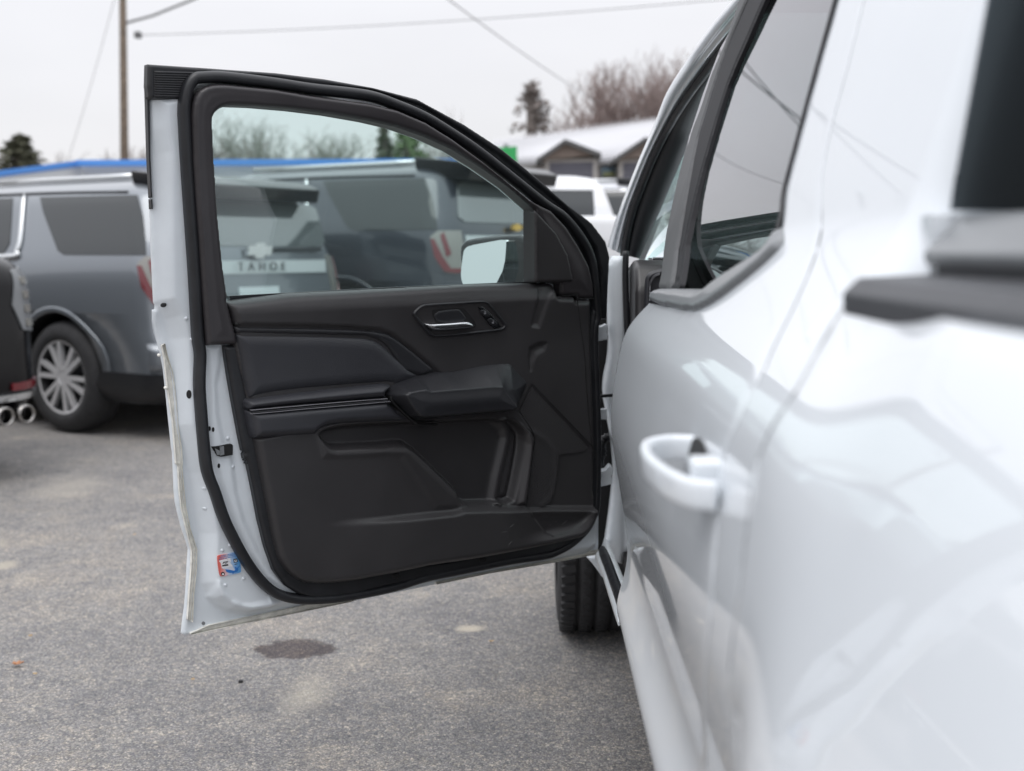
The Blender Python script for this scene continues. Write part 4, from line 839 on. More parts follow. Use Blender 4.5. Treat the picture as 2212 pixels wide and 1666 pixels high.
# ================================================================== other vehicles
def surf_factory(rings, r0):
    Z = np.array([r[0] for r in rings]); zi = np.linspace(Z[0], Z[-1], 60)
    def sm(col, w=1.6):
        v = np.interp(zi, Z, [r[col] for r in rings]); k = np.exp(-.5*(np.arange(-5, 6)/w)**2); k /= k.sum()
        p = np.r_[2*v[0]-v[5:0:-1], v, 2*v[-1]-v[-2:-7:-1]]; return np.convolve(p, k, 'valid')
    xr, xf, w = sm(1), sm(2), sm(3)
    fx = lambda z: (np.interp(z, zi, xr), np.interp(z, zi, xf), np.interp(z, zi, w))
    def surf(P, d):                                         # P = (q, z): q<0 along the left side forwards, then round the corner and across the rear
        q, z = P[:, 0], P[:, 1]; a, f_, w_ = fx(z); r = np.minimum(r0, w_*.6)
        Lc = math.pi/2*r; th = np.clip(q/r, 0, math.pi/2); t2 = np.maximum(q-Lc, 0); t1 = np.maximum(-q, 0)
        x = a+r-(r+d)*np.sin(th)+t1; y = w_-r+(r+d)*np.cos(th)-t2
        return np.c_[x, y, z]
    return zi, fx, surf
def body_mesh(name, rings, r0, mat, parent, arches, rf=.45):
    zi, fx, surf = surf_factory(rings, r0)
    V = []; F = []
    nc = 8
    for z in zi:
        a, f_, w_ = fx(z); r = min(r0, w_*.6); rF = min(rf, w_*.7); ring = []
        for k in range(nc+1): th = math.pi/2*k/nc; ring.append((a+r-r*math.sin(th), w_-r+r*math.cos(th)))
        for k in range(nc+1): th = math.pi/2*k/nc; ring.append((a+r-r*math.cos(th), -(w_-r)-r*math.sin(th)))
        for k in range(nc+1): th = math.pi/2*k/nc; ring.append((f_-rF+rF*math.sin(th), -(w_-rF)-rF*math.cos(th)))
        for k in range(nc+1): th = math.pi/2*k/nc; ring.append((f_-rF+rF*math.cos(th), (w_-rF)+rF*math.sin(th)))
        V += [(x, y, z) for x, y in ring]
    m = 4*(nc+1)
    for i in range(len(zi)-1):
        for j in range(m): F.append((i*m+j, i*m+(j+1) % m, (i+1)*m+(j+1) % m, (i+1)*m+j))
    F.append(tuple(range(m))[::-1]); F.append(tuple((len(zi)-1)*m+j for j in range(m)))
    o = mk(name, V, F, mat, parent, True)
    bm = bmesh.new(); bm.from_mesh(o.data); bmesh.ops.recalc_face_normals(bm, faces=bm.faces); bm.to_mesh(o.data); bm.free()
    if arches:
        cv = []; cf = []
        for (wx, wz, wr) in arches:
            for side in (1, -1):
                b0 = len(cv); ns = 28
                for yy in (side*.62, side*1.3):
                    cv += [(wx+wr*math.cos(2*math.pi*k/ns), yy, wz+wr*math.sin(2*math.pi*k/ns)) for k in range(ns)]
                cf += [tuple(b0+k for k in range(ns)), tuple(b0+ns+k for k in range(ns))[::-1]]
                cf += [(b0+k, b0+ns+k, b0+ns+(k+1) % ns, b0+(k+1) % ns) for k in range(ns)]
        cm = bpy.data.meshes.new('cut'); cm.from_pydata(cv, [], cf); cm.materials.append(M['black'])
        bm = bmesh.new(); bm.from_mesh(cm); bmesh.ops.recalc_face_normals(bm, faces=bm.faces); bm.to_mesh(cm); bm.free()
        co = bpy.data.objects.new('cut', cm); COL.objects.link(co); co.parent = parent
        o.data.materials.append(M['black'])
        bo = o.modifiers.new('b', 'BOOLEAN'); bo.operation = 'DIFFERENCE'; bo.object = co; bo.solver = 'EXACT'; bo.material_mode = 'TRANSFER'
        bpy.context.view_layer.update(); dg = bpy.context.evaluated_depsgraph_get(); nm = bpy.data.meshes.new_from_object(o.evaluated_get(dg))
        o.modifiers.clear(); o.data = nm; bpy.data.objects.remove(co)
    o.name = name
    return o, surf, fx
SUV = [(.26, .22, 4.9, .90), (.32, .03, 5.12, .97), (.42, -.04, 5.2, 1.0), (.62, -.07, 5.26, 1.02), (.72, -.05, 5.26, 1.025), (.80, .01, 5.25, 1.03), (1.0, .03, 5.24, 1.03), (1.18, .045, 5.15, 1.02), (1.26, .06, 5.0, 1.01), (1.34, .075, 4.5, .99), (1.42, .10, 4.05, .965), (1.60, .17, 3.65, .90), (1.78, .25, 3.25, .83), (1.84, .30, 3.08, .785), (1.89, .38, 2.9, .71), (1.93, .52, 2.65, .59), (1.955, .75, 2.4, .45), (1.965, 1.0, 2.15, .30)]
def car_mat(name, col, metal=.6, rough=.32): return pmat(name, col, rough, metal, coat=1, coat_r=.04)
M['carglass'] = pmat('dark_car_glass', (.05, .055, .058), .06, 0, spec=.45)
M['rearglass'] = pmat('rear_car_glass', (.11, .125, .13), .06, 0, spec=1.0); M['pipe'] = pmat('dark_steel', (.30, .29, .28), .22, 1)
M['rearglass'].node_tree.nodes['Principled BSDF'].inputs['IOR'].default_value = 1.8  # rear panes: sky reflection put into a paler base and stronger gloss
M['lamp_red'] = pmat('red_lens', (.13, .005, .011), .25, coat=1); M['lamp_clear'] = pmat('clear_lens', (.22, .217, .20), .22, coat=1)
M['greychrome'] = pmat('bright_trim', (.72, .74, .75), .18, .9)
M['spoke'] = pmat('bright_alloy', (.66, .66, .67), .3, .35, coat=.6); M['brightbar'] = pmat('tailgate_bar', (.50, .54, .55), .35); M['plate'] = pmat('number_plate', (.62, .68, .70), .4)
M['gold'] = pmat('gold_badge', (.75, .50, .14), .3, .6)
def wheel_obj(name, parent, x, y, r, side, w=.28):
    e = empty(name, (x, y, r), 0, parent=parent)
    prof = [(-w/2, r*.66), (-w/2-.008, r*.80), (-w/2+.01, r*.93), (-w/2+.04, r*.985), (-w*.2, r), (w*.2, r), (w/2-.04, r*.985), (w/2-.01, r*.93), (w/2+.008, r*.80), (w/2, r*.66), (w/2-.05, r*.62), (-w/2+.05, r*.62)]
    V = []; F = []; ns = 48; m = len(prof)
    for k in range(ns):
        a = 2*math.pi*k/ns
        for yy, rr in prof: V.append((rr*math.cos(a), yy, rr*math.sin(a)))
    for k in range(ns):
        for j in range(m): F.append((k*m+j, k*m+(j+1) % m, ((k+1) % ns)*m+(j+1) % m, ((k+1) % ns)*m+j))
    mk('tyre', V, F, M['tyre'], e, True)
    b = MB(); s = side
    for k in range(6):
        for da in (-.20, .20):
            a = k*math.pi/3+.3
            Mx = Matrix.Rotation(a, 4, 'Y') @ Matrix.Translation((0, s*w*.40, 0)) @ Matrix.Rotation(da, 4, 'Y')
            b.box((-.017, -.018, .05), (.017, .018, r*.64), Mx)
    for k in range(32):
        a0 = 2*math.pi*k/32; a1 = 2*math.pi*(k+1)/32
        for ra, rb in ((r*.62, r*.68),):
            b.add([(ra*math.cos(a0), s*w*.46, ra*math.sin(a0)), (rb*math.cos(a0), s*w*.5, rb*math.sin(a0)), (rb*math.cos(a1), s*w*.5, rb*math.sin(a1)), (ra*math.cos(a1), s*w*.46, ra*math.sin(a1))], [(0, 1, 2, 3)])
    for k in range(16):
        a0 = 2*math.pi*k/16; a1 = 2*math.pi*(k+1)/16; b.add([(0, s*w*.46, 0), (.07*math.cos(a0), s*w*.44, .07*math.sin(a0)), (.07*math.cos(a1), s*w*.44, .07*math.sin(a1))], [(0, 1, 2)])
    b.build('rim', M['spoke'], e)
    b = MB(); b.add([(r*.62*math.cos(2*math.pi*k/24), s*w*.05, r*.62*math.sin(2*math.pi*k/24)) for k in range(24)], [tuple(range(24))]); b.build('brake_disc', M['rubber'], e)
    return e
def text_mesh(name, txt, size, mat, parent, loc, rot, ext=.004, sp=1.0):
    c = bpy.data.curves.new(name, 'FONT'); c.body = txt; c.size = size; c.extrude = ext; c.align_x = 'CENTER'; c.align_y = 'CENTER'; c.space_character = sp
    o = bpy.data.objects.new(name, c); COL.objects.link(o); bpy.context.view_layer.update()
    me = bpy.data.meshes.new_from_object(o.evaluated_get(bpy.context.evaluated_depsgraph_get())); bpy.data.objects.remove(o)
    me.materials.clear(); me.materials.append(mat); n = bpy.data.objects.new(name, me); COL.objects.link(n); n.parent = parent; n.location = loc; n.rotation_euler = rot; return n
def suv(name, label, c1, ang, zg, paint, scale=1.0, group=None, letters='TAHOE', low=False, badge=None, cat_='SUV', hs=1.0):
    a = np.array([-math.cos(ang), math.sin(ang)]); bb = np.array([math.sin(ang), math.cos(ang)])
    root = np.array(c1)+bb*1.03*scale
    e = empty(name, (root[0], root[1], zg), math.atan2(a[1], a[0]), label, cat_, group); e.scale = (scale,)*3
    rings = [(z*hs, xr, xf, w) for z, xr, xf, w in SUV]
    if low:
        rings = [(.30, .22, 4.6, .87), (.38, .04, 4.75, .92), (.55, -.02, 4.85, .95), (.9, .0, 4.85, .96), (1.2, .03, 4.8, .955), (1.32, .10, 4.5, .93), (1.39, .36, 4.0, .87), (1.52, .80, 3.5, .77), (1.64, 1.3, 3.1, .65), (1.70, 1.7, 2.8, .45)]
    wr = .425 if not low else .40; wx = 1.13 if not low else .95
    body, surf, fx = body_mesh('body', rings, .24, paint, e, [(wx, wr, wr+.07), (wx+(3.07 if not low else 2.8), wr, wr+.07)])
    for x in (wx, wx+(3.07 if not low else 2.8)):
        for s in (1, -1): wheel_obj('wheel', e, x, s*.87, wr, s)
    zt = hs
    if low:
        for s in (1, -1):
            mpp = (lambda P, d: surf(P, d)*np.array([1, 1, 1])) if s > 0 else (lambda P, d: surf(P, d)*np.array([1, -1, 1]))
            tl = np.array([(-.16, 1.26), (.10, 1.28), (.30, 1.26), (.36, 1.05), (.30, .90), (.12, .88), (-.02, 1.05)]); tl[:, 1] *= 1.0
            o = sheet('taillight', [tl], M['satin'], mpp, e, res=.02, h=.012, base=0., world=False)
            for k in range(4):
                zz = .92+k*.085; r_ = np.array([(.04, zz), (.27, zz), (.27, zz+.045), (.02, zz+.045)]); sheet('lens', [r_], M['lamp_clear'], mpp, o, res=.02, h=.02, base=0., world=False)
            sheet('reflector', [np.array([(.06, .55), (.40, .54), (.40, .585), (.08, .60)])], M['lamp_red'], mpp, e, res=.02, h=.02, base=0., world=False)
            sheet('bumper_trim', [np.array([(.0, .49), (1.0, .46), (1.0, .50), (.35, .52), (.0, .535)])], M['greychrome'], mpp, e, res=.03, h=.022, base=0., world=False)
            for yy in (.60, .74):
                ring = np.array([(-.04, s*yy+.050*math.cos(t), .40+.050*math.sin(t)) for t in np.linspace(0, 2*math.pi, 21)[:-1]])
                sweep('exhaust_tip', ring, (1, 0, 0), .010, .05, M['pipe'], e, closed=True, world=False)
                b = MB(); b.add([(.02, s*yy+.044*math.cos(t), .40+.044*math.sin(t)) for t in np.linspace(0, 2*math.pi, 17)[:-1]], [tuple(range(16))]); b.build('exhaust_bore', M['black'], e)
        sheet('rear_window', [np.array([(.10, 1.60), (1.45, 1.60), (1.62, 1.43), (.06, 1.43)])], M['rearglass'], surf, e, res=.04, h=.008, base=-.01, world=False)
        sheet('diffuser', [np.array([(.05, .31), (1.6, .31), (1.6, .44), (.05, .44)])], M['rubber'], surf, e, res=.05, h=.012, base=0., world=False)
        return e
    for s in (1, -1):
        fl = np.array([1, s, 1]); mpp = lambda P, d, fl=fl: surf(P, d)*fl
        # side windows
        qg = np.array([(-.30, 1.735), (-1.62, 1.745), (-1.22, 1.345), (-.16, 1.335), (-.10, 1.42)]); 
        qg = np.array([(.13, 1.40), (.11, 1.62), (.07, 1.775), (-1.04, 1.785), (-.99, 1.66), (-.81, 1.375), (-.74, 1.345), (.13, 1.345)])
        sheet('quarter_window', [qg*[1, zt]], M['carglass'], mpp, e, res=.04, h=.006, base=-.01, world=False)
        for x0_, x1_, k0, k1 in ((-1.38, -2.30, -.06, 0), (-2.38, -3.46, 0, .35)):
            dw = np.array([(x0_+k0, 1.78), (x1_+k1, 1.78), (x1_, 1.345), (x0_-.0, 1.345)])
            if x1_ < -3: dw = np.array([(x0_, 1.77), (x1_+.55, 1.76), (x1_-.0, 1.345), (x0_, 1.345)])
            else: dw = np.array([(x0_, 1.785), (x1_, 1.785), (x1_, 1.345), (x0_-.10, 1.345), (x0_-.02, 1.43)])
            sheet('door_window', [dw*[1, zt]], M['carglass'], mpp, e, res=.04, h=.006, base=-.01, world=False)
        pth = np.array([(-1.235, 1.80), (-1.25, 1.60), (-1.265, 1.45), (-1.30, 1.37), (-1.36, 1.325), (-2.2, 1.318), (-3.4, 1.315)])*[1, zt]
        P3 = mpp(crom(pth, 6), .012); sweep('window_chrome', P3, (0, s, 0), .028, .012, M['greychrome'], e, world=False)
        P3 = mpp(crom(np.array([(-.02, 1.80), (-1.0, 1.815), (-2.4, 1.81)])*[1, zt], 6), .006); sweep('roof_gutter', P3, (0, s, 0), .010, .008, M['rubber'], e, world=False)
        P3 = np.array([(x, s*.60, 1.950*zt-.02) for x in (.62, 1.0, 1.8, 2.6)]); sweep('roof_rail', P3, (0, 0, 1), .018, .022, M['greychrome'], e, world=False)
        # arch lip and lower cladding
        lip = np.array([(-(wx-.24)+(wr+.09)*math.cos(t), wr+(wr+.09)*math.sin(t)) for t in np.linspace(-.1, math.pi+.1, 24)])
        P3 = mpp(lip, .004); P3 = P3; sweep('arch_lip', P3, (0, s, 0), .022, .006, paint, e, world=False)
        # tail lamp
        tl = np.array([(.07, 1.285), (.13, 1.335), (.33, 1.34), (.36, 1.20), (.34, 1.02), (.26, .985), (.17, 1.0), (.10, 1.12)])*[1, zt]
        o = sheet('taillight', [tl], M['lamp_clear'], mpp, e, res=.02, h=.014, base=-.005, world=False)
        rb_ = np.array([(.075, 1.27), (.105, 1.27), (.16, 1.13), (.22, 1.03), (.34, 1.03), (.34, 1.0), (.26, .992), (.17, 1.005), (.10, 1.12)])*[1, zt]
        sheet('lens', [rb_], M['lamp_red'], mpp, o, res=.012, h=.024, base=0., world=False)
        sheet('lens', [np.array([(.15, 1.30), (.18, 1.325), (.23, 1.15), (.19, 1.12)])*[1, zt]], M['lamp_red'], mpp, o, res=.012, h=.021, base=0., world=False)
        sheet('reflector', [np.array([(.16, .58), (.36, .58), (.36, .615), (.16, .615)])], M['lamp_red'], mpp, e, res=.02, h=.012, base=0., world=False)
    sheet('lower_cladding', [np.array([(-.58, .27), (-.45, .50), (.377+1.58, .50), (.377+1.58, .27)])], M['rubber'], surf, e, res=.05, h=.012, base=0., world=False)
    q0 = .377; W2 = 1.03*2-.48
    rg = np.array([(q0-.02, 1.72), (q0+.06, 1.75), (q0+W2-.20, 1.75), (q0+W2-.12, 1.72), (q0+W2-.04, 1.45), (q0+W2-.10, 1.41), (q0+.02, 1.41), (q0-.06, 1.45)])*[1, zt]
    sheet('rear_window', [rg], M['rearglass'], surf, e, res=.04, h=.008, base=-.01, world=False)
    b = MB(); b.prism([(.06, -.70, 1.755*zt), (.03, -.70, 1.86*zt), (.16, -.70, 1.915*zt), (.60, -.66, 1.962*zt), (.60, -.70, 1.80*zt)], (0, 1.40, 0)); b.build('spoiler', M['gloss'], e, bevel=.015)
    P3 = np.array([(.060, y, 1.385*zt) for y in np.linspace(-.72, .72, 8)]); sweep('wiper', P3[:4], (1, 0, 0), .012, .012, M['rubber'], e, world=False)
    sheet('tailgate_bar', [np.array([(q0+.02, 1.30), (q0+W2-.05, 1.30), (q0+W2-.05, 1.20), (q0+.02, 1.20)])*[1, zt]], M['brightbar'], surf, e, res=.05, h=.016, base=0., world=False)
    sheet('plate_recess', [np.array([(q0+.36, 1.15), (q0+W2-.38, 1.15), (q0+W2-.42, .86), (q0+.42, .86)])*[1, zt]], paint, surf, e, res=.05, h=.004, base=-.02, world=False)
    sheet('number_plate', [np.array([(q0+.56, 1.10), (q0+.98, 1.10), (q0+.98, .90), (q0+.56, .90)])*[1, zt]], M['plate'], surf, e, res=.05, h=.014, base=0., world=False)
    sheet('bumper', [np.array([(.05, .72), (q0+W2-.0, .72), (q0+W2-.0, .52), (.05, .52)])*[1, zt]], paint, surf, e, res=.03, h=lambda P, s: .05*rnd(s, .05), base=-.02, world=False)
    tr = (R(90), 0, R(-90))
    if letters: text_mesh('nameplate', letters, .095, M['rubber'] if badge is None else M['greychrome'], e, (.006, 0, 1.25*zt), tr, sp=2.0)
    # bow tie badge
    k = .085; bt = [(-1.5*k, -.42*k), (-.55*k, -.42*k), (-.62*k, -.9*k*.75), (.42*k, -.9*k*.75), (.50*k, -.42*k), (1.4*k, -.42*k), (1.62*k, .42*k), (.62*k, .42*k), (.68*k, .9*k*.75), (-.36*k, .9*k*.75), (-.44*k, .42*k), (-1.28*k, .42*k)]
    k_b = .55 if badge else 1.0
    b = MB(); b.prism([(.055, -x*k_b, 1.375*zt+z*k_b) for x, z in bt], (-.03, 0, 0)); b.build('badge', M['gold'] if badge == 'gold' else M['greychrome'], e)
    return e
A33 = R(32)
greyA = car_mat('slate_grey_metallic', (.185, .205, .228), .4, .28); greyB = car_mat('dark_grey_metallic', (.035, .041, .055), .3); blackp = pmat('black_paint', (.004, .004, .005), .2, 0, spec=.25, coat=.15); silver = car_mat('silver_paint', (.50, .51, .54)); whitec = pmat('white_car_paint', (.74, .75, .77), .35, coat=1)
c1 = at_y(337, 540, 8.35)
suv('suv', 'slate grey SUV parked left of the open door, its chrome alloy rear wheel in view', c1[:2], A33, 0, greyA, group='row of SUVs parked behind the truck')
c2 = at_y(975, 540, 9.75)
suv('suv', 'dark grey SUV with a gold badge, seen through the middle of the door window', c2[:2], A33, .20, greyB, letters='', badge='gold', group='row of SUVs parked behind the truck')
ang = A33; bb_ = np.array([math.sin(ang), math.cos(ang)])
c0 = at_y(94, 540, 7.35)[:2]-bb_*(.96*2)
suv('car', 'black car with twin round exhaust tips cut off by the left picture edge', c0-bb_*.07, ang, 0, blackp, low=True, cat_='car')
# two vehicles beyond the windshield pillar
cc = at_y(1425, 540, 15.5); suv('suv', 'silver SUV parked beside the white pickup, seen over the white hood', cc[:2], R(12), .36, silver, letters='')
def pickup(label, u, Y, zg, ang):
    p = at_y(u, 540, Y); e = empty('parked_pickup', (p[0], p[1], zg), ang, label, 'pickup truck')
    lo_ = [(.40, .0, 5.9, .98), (.55, -.03, 5.95, 1.01), (.9, 0, 5.95, 1.02), (1.2, .0, 5.9, 1.01), (1.38, .02, 5.75, .99), (1.42, .05, 5.5, .96)]
    body_mesh('body', lo_, .12, whitec, e, [(1.2, .42, .50), (4.9, .42, .50)])
    cab = [(1.38, 1.95, 4.6, .97), (1.6, 2.0, 4.2, .90), (1.82, 2.10, 3.75, .83), (1.93, 2.25, 3.5, .75), (1.97, 2.5, 3.2, .6)]
    o, sf, fx = body_mesh('cab', cab, .18, whitec, e, None)
    for s in (1, -1):
        mpp = lambda P, d, s=s: sf(P, d)*np.array([1, s, 1])
        sheet('door_window', [np.array([(-.25, 1.78), (-1.9, 1.78), (-2.2, 1.46), (-.25, 1.46)])], M['carglass'], mpp, e, res=.05, h=.006, base=-.01, world=False)
    sheet('rear_window', [np.array([(.32, 1.78), (1.62, 1.78), (1.72, 1.46), (.28, 1.46)])], M['carglass'], sf, e, res=.05, h=.006, base=-.01, world=False)
    b = MB(); b.box((2.06, -.20, 1.86), (2.4, .20, 1.925)); b.build('brake_light', M['lamp_red'], e, bevel=.01)
    for x in (1.2, 4.9):
        for s in (1, -1): wheel_obj('wheel', e, x, s*.85, .42, s)
    return e
pickup('white pickup with a red brake light on its cab roof, parked beyond the door', 1222, 12.2, .30, R(98))
# ================================================================== buildings
M['wallwhite'] = pmat('cream_siding', (.50, .48, .46), .7, var=(.6, .05)); M['roofmetal'] = pmat('pale_metal_roof', (.50, .50, .52), .5, var=(.4, .05))
M['gable'] = pmat('brown_gable', (.26, .21, .18), .8, var=(2, .15)); M['shingle'] = pmat('dark_shingles', (.10, .10, .10), .9, var=(3, .2)); M['garage'] = pmat('grey_garage_door', (.13, .13, .16), .6)
M['green'] = pmat('green_sign', (.03, .36, .10), .5); M['wood'] = pmat('pole_wood', (.13, .10, .075), .85, var=(8, .3)); M['cable'] = pmat('cable', (.12, .12, .125), .6)
YB_ = 44.
bd = empty('garage_building', tuple(at_y(1240, 455, YB_)*[1, 1, 0]+[0, 0, .4]), 0, 'long pale building with metal roof and two dark garage doors', 'building')
def bp3(u, v, Y): return tuple(at_y(u, v, Y))
b = MB(); b.prism([bp3(1069, 352, YB_+.3), bp3(1520, 344, YB_+.3), bp3(1520, 470, YB_+.3), bp3(1069, 470, YB_+.3)], (0, 8, 0)); b.build('wall', M['wallwhite'], bd, world=True)
r0_, r1_ = bp3(1064, 350, YB_), bp3(1530, 340, YB_); r2_, r3_ = bp3(1530, 244, YB_+9), bp3(1064, 306, YB_+9)
rfo = mk('roof', [r0_, r1_, r2_, r3_], [(0, 1, 2, 3)], M['roofmetal'], bd, False, None, True); mo = rfo.modifiers.new('s', 'SOLIDIFY'); mo.thickness = .15
b = MB()
for i in range(46):
    t_ = (i+.5)/46; p0 = np.array(r0_)*(1-t_)+np.array(r1_)*t_; p1 = np.array(r3_)*(1-t_)+np.array(r2_)*t_
    b.prism([tuple(p0+[-.03, -.02, .08]), tuple(p0+[.03, -.02, .08]), tuple(p1+[.03, 0, .08]), tuple(p1+[-.03, 0, .08])], (0, 0, .05))
b.build('roof_ribs', M['roofmetal'], bd, world=True, kind='stuff')
for (pu, pv), (lu, lv_), (ru, rv), dl, dr_ in (((1221, 300), (1158, 344), (1299, 330), 1187, 1281), ((1394, 296), (1323, 344), (1478, 326), 1346, 1460)):
    b = MB(); yb_ = YB_-1.5
    b.prism([bp3(pu, pv+7, yb_), bp3(lu+8, lv_+2, yb_), bp3(ru-8, rv+4, yb_)], (0, 6, 0)); b.build('gable', M['gable'], bd, world=True)
    b = MB(); pk = np.array(bp3(pu, pv, yb_-.3)); l_ = np.array(bp3(lu, lv_, yb_-.3)); r_ = np.array(bp3(ru, rv, yb_-.3))
    for a_, c_ in ((l_, pk), (pk, r_)): b.prism([tuple(a_), tuple(c_), tuple(c_+[0, 0, -.16]), tuple(a_+[0, 0, -.16])], (0, 5.5, 0))
    b.build('gable_roof', M['shingle'], bd, world=True)
    b = MB(); b.prism([bp3(dl-9, 346, yb_+.3), bp3(dr_+9, 342, yb_+.3), bp3(dr_+9, 470, yb_+.3), bp3(dl-9, 470, yb_+.3)], (0, 2.2, 0)); b.build('garage_front', M['wallwhite'], bd, world=True)
    for k in range(5):
        v0 = 352+k*22; b = MB(); b.prism([bp3(dl, v0, yb_+.28), bp3(dr_, v0-2, yb_+.28), bp3(dr_, v0+19, yb_+.28), bp3(dl, v0+21, yb_+.28)], (0, .1, 0)); b.build('garage_door_panel', M['garage'], bd, world=True)
b = MB(); b.prism([bp3(1299, 362, YB_+.25), bp3(1332, 361, YB_+.25), bp3(1332, 382, YB_+.25), bp3(1299, 383, YB_+.25)], (0, -.1, 0)); po = b.build('window', pmat('blue_poster', (.16, .25, .33), .5), bd, world=True)
b = MB(); b.prism([bp3(1302, 372, YB_+.13), bp3(1329, 371, YB_+.13), bp3(1329, 381, YB_+.13), bp3(1302, 382, YB_+.13)], (0, -.05, 0)); b.build('pane', pmat('olive_poster', (.25, .27, .14), .6), po, world=True)
b = MB(); b.prism([bp3(1070, 320, YB_-2), bp3(1117, 316, YB_-2), bp3(1117, 352, YB_-2), bp3(1070, 353, YB_-2)], (0, .12, 0)); sg_ = empty('sign', (0, 0, 0), 0, 'square green sign at the left end of the pale metal roof', 'sign'); sp0 = at_y(1093, 350, YB_-2); sg_.location = (sp0[0], sp0[1], .4)
b.build('sign_board', M['green'], sg_, world=True); b = MB(); b.box((sp0[0]-.08, sp0[1]+.13, .4), (sp0[0]+.08, sp0[1]+.28, 5.0)); b.build('post', M['satin'], sg_, world=True)
# long low building with a blue fascia
YF = 24.
fb = empty('showroom_building', tuple(at_y(600, 400, YF)*[1, 1, 0]+[0, 0, .4]), 0, 'long low white building with a bright blue roof edge behind the SUVs', 'building')
def wallp(name, mat, u0, u1, v0, v1, th, Y0=YF, Y1=YF):
    A_ = at_y(u0, v0[0], Y0); B_ = at_y(u1, v0[1], Y1); C_ = at_y(u1, v1[1], Y1); D2 = at_y(u0, v1[0], Y0); b = MB(); b.prism([tuple(A_), tuple(B_), tuple(C_), tuple(D2)], (0, th, 0)); return b.build(name, mat, fb, world=True)
M['showwall'] = pmat('white_panel_wall', (.74, .75, .74), .6)
wallp('wall', M['showwall'], 178, 1040, (356, 352), (480, 480), 10)
wallp('fascia', M['blue'], 176, 1042, (348, 345), (360, 357), -.3, YF-.05, YF-.05)
wallp('wall', M['showwall'], -60, 178, (388, 358), (500, 480), 3, 21., YF)
wallp('fascia', M['blue'], -62, 176, (380, 349), (391, 360), -.25, 20.95, YF-.06)
# ================================================================== poles and wires
def polepath(us, Y): return np.array([at_y(u, v, Y) for u, v in us])
YP = 34.
pe = empty('utility_pole', (at_y(268, 300, YP)[0], YP, .4), 0, 'brown wooden utility pole with a slanting lamp arm rising behind the grey SUV', 'pole')
pb = at_y(269, 372, YP); pt = at_y(264, -120, YP); base = pb.copy(); base[2] = .3
sweep('pole', np.array([base, pb, pt]), (0, -1, 0), np.array([.125, .115, .09]), np.array([.125, .115, .09]), M['wood'], pe, sides=12)
arm = polepath([(272, 50), (330, 34), (415, 0), (440, -12)], YP); sweep('lamp_arm', arm, (0, -1, 0), .035, .035, M['cable'], pe)
def wire(name, label, pts, Y0, Y1, r=.014, sag=0, grp='overhead wires'):
    P = []; n = 26; a = at_y(*pts[0], Y0); b_ = at_y(*pts[1], Y1)
    for i in range(n+1):
        t = i/n; p = a*(1-t)+b_*t; p[2] -= sag*4*t*(1-t); P.append(p)
    o = sweep(name, np.array(P), (0, 0, 1), r, r, M['cable'], None, sides=6); tag(o, label, 'wire', grp); return o
wire('overhead_wire', 'dark wire slanting down towards the bare trees above the pale building', [(930, -30), (1300, 225)], 22, 46, .012, .1)
wire('overhead_wire', 'thin faint wire running almost level across the top of the sky', [(296, 76), (1650, -10)], YP, YP-3, .010, .15)
wire('overhead_wire', 'faint wire running from the pole top down to the left picture edge', [(262, -60), (120, 420)], YP, YP+14, .008, .3)
for k, (va, vb, r) in enumerate(((-110, -210, .016), (-40, -330, .013))):
    wire('overhead_wire', ['high wire above the picture mirrored in the rear door glass, upper of two', 'high wire above the picture mirrored in the rear door glass, lower of two'][k], [(300, va), (1300, vb)], 20, 20, r, .35)
ins = at_y(298, 76, YP); b = MB(); b.box(ins-[.09, .09, .09], ins+[.09, .09, .09]); o = b.build('insulator', M['cable'], None, world=True, bevel=.03); tag(o, 'small dark insulator on the faint wire right of the pole', 'insulator')
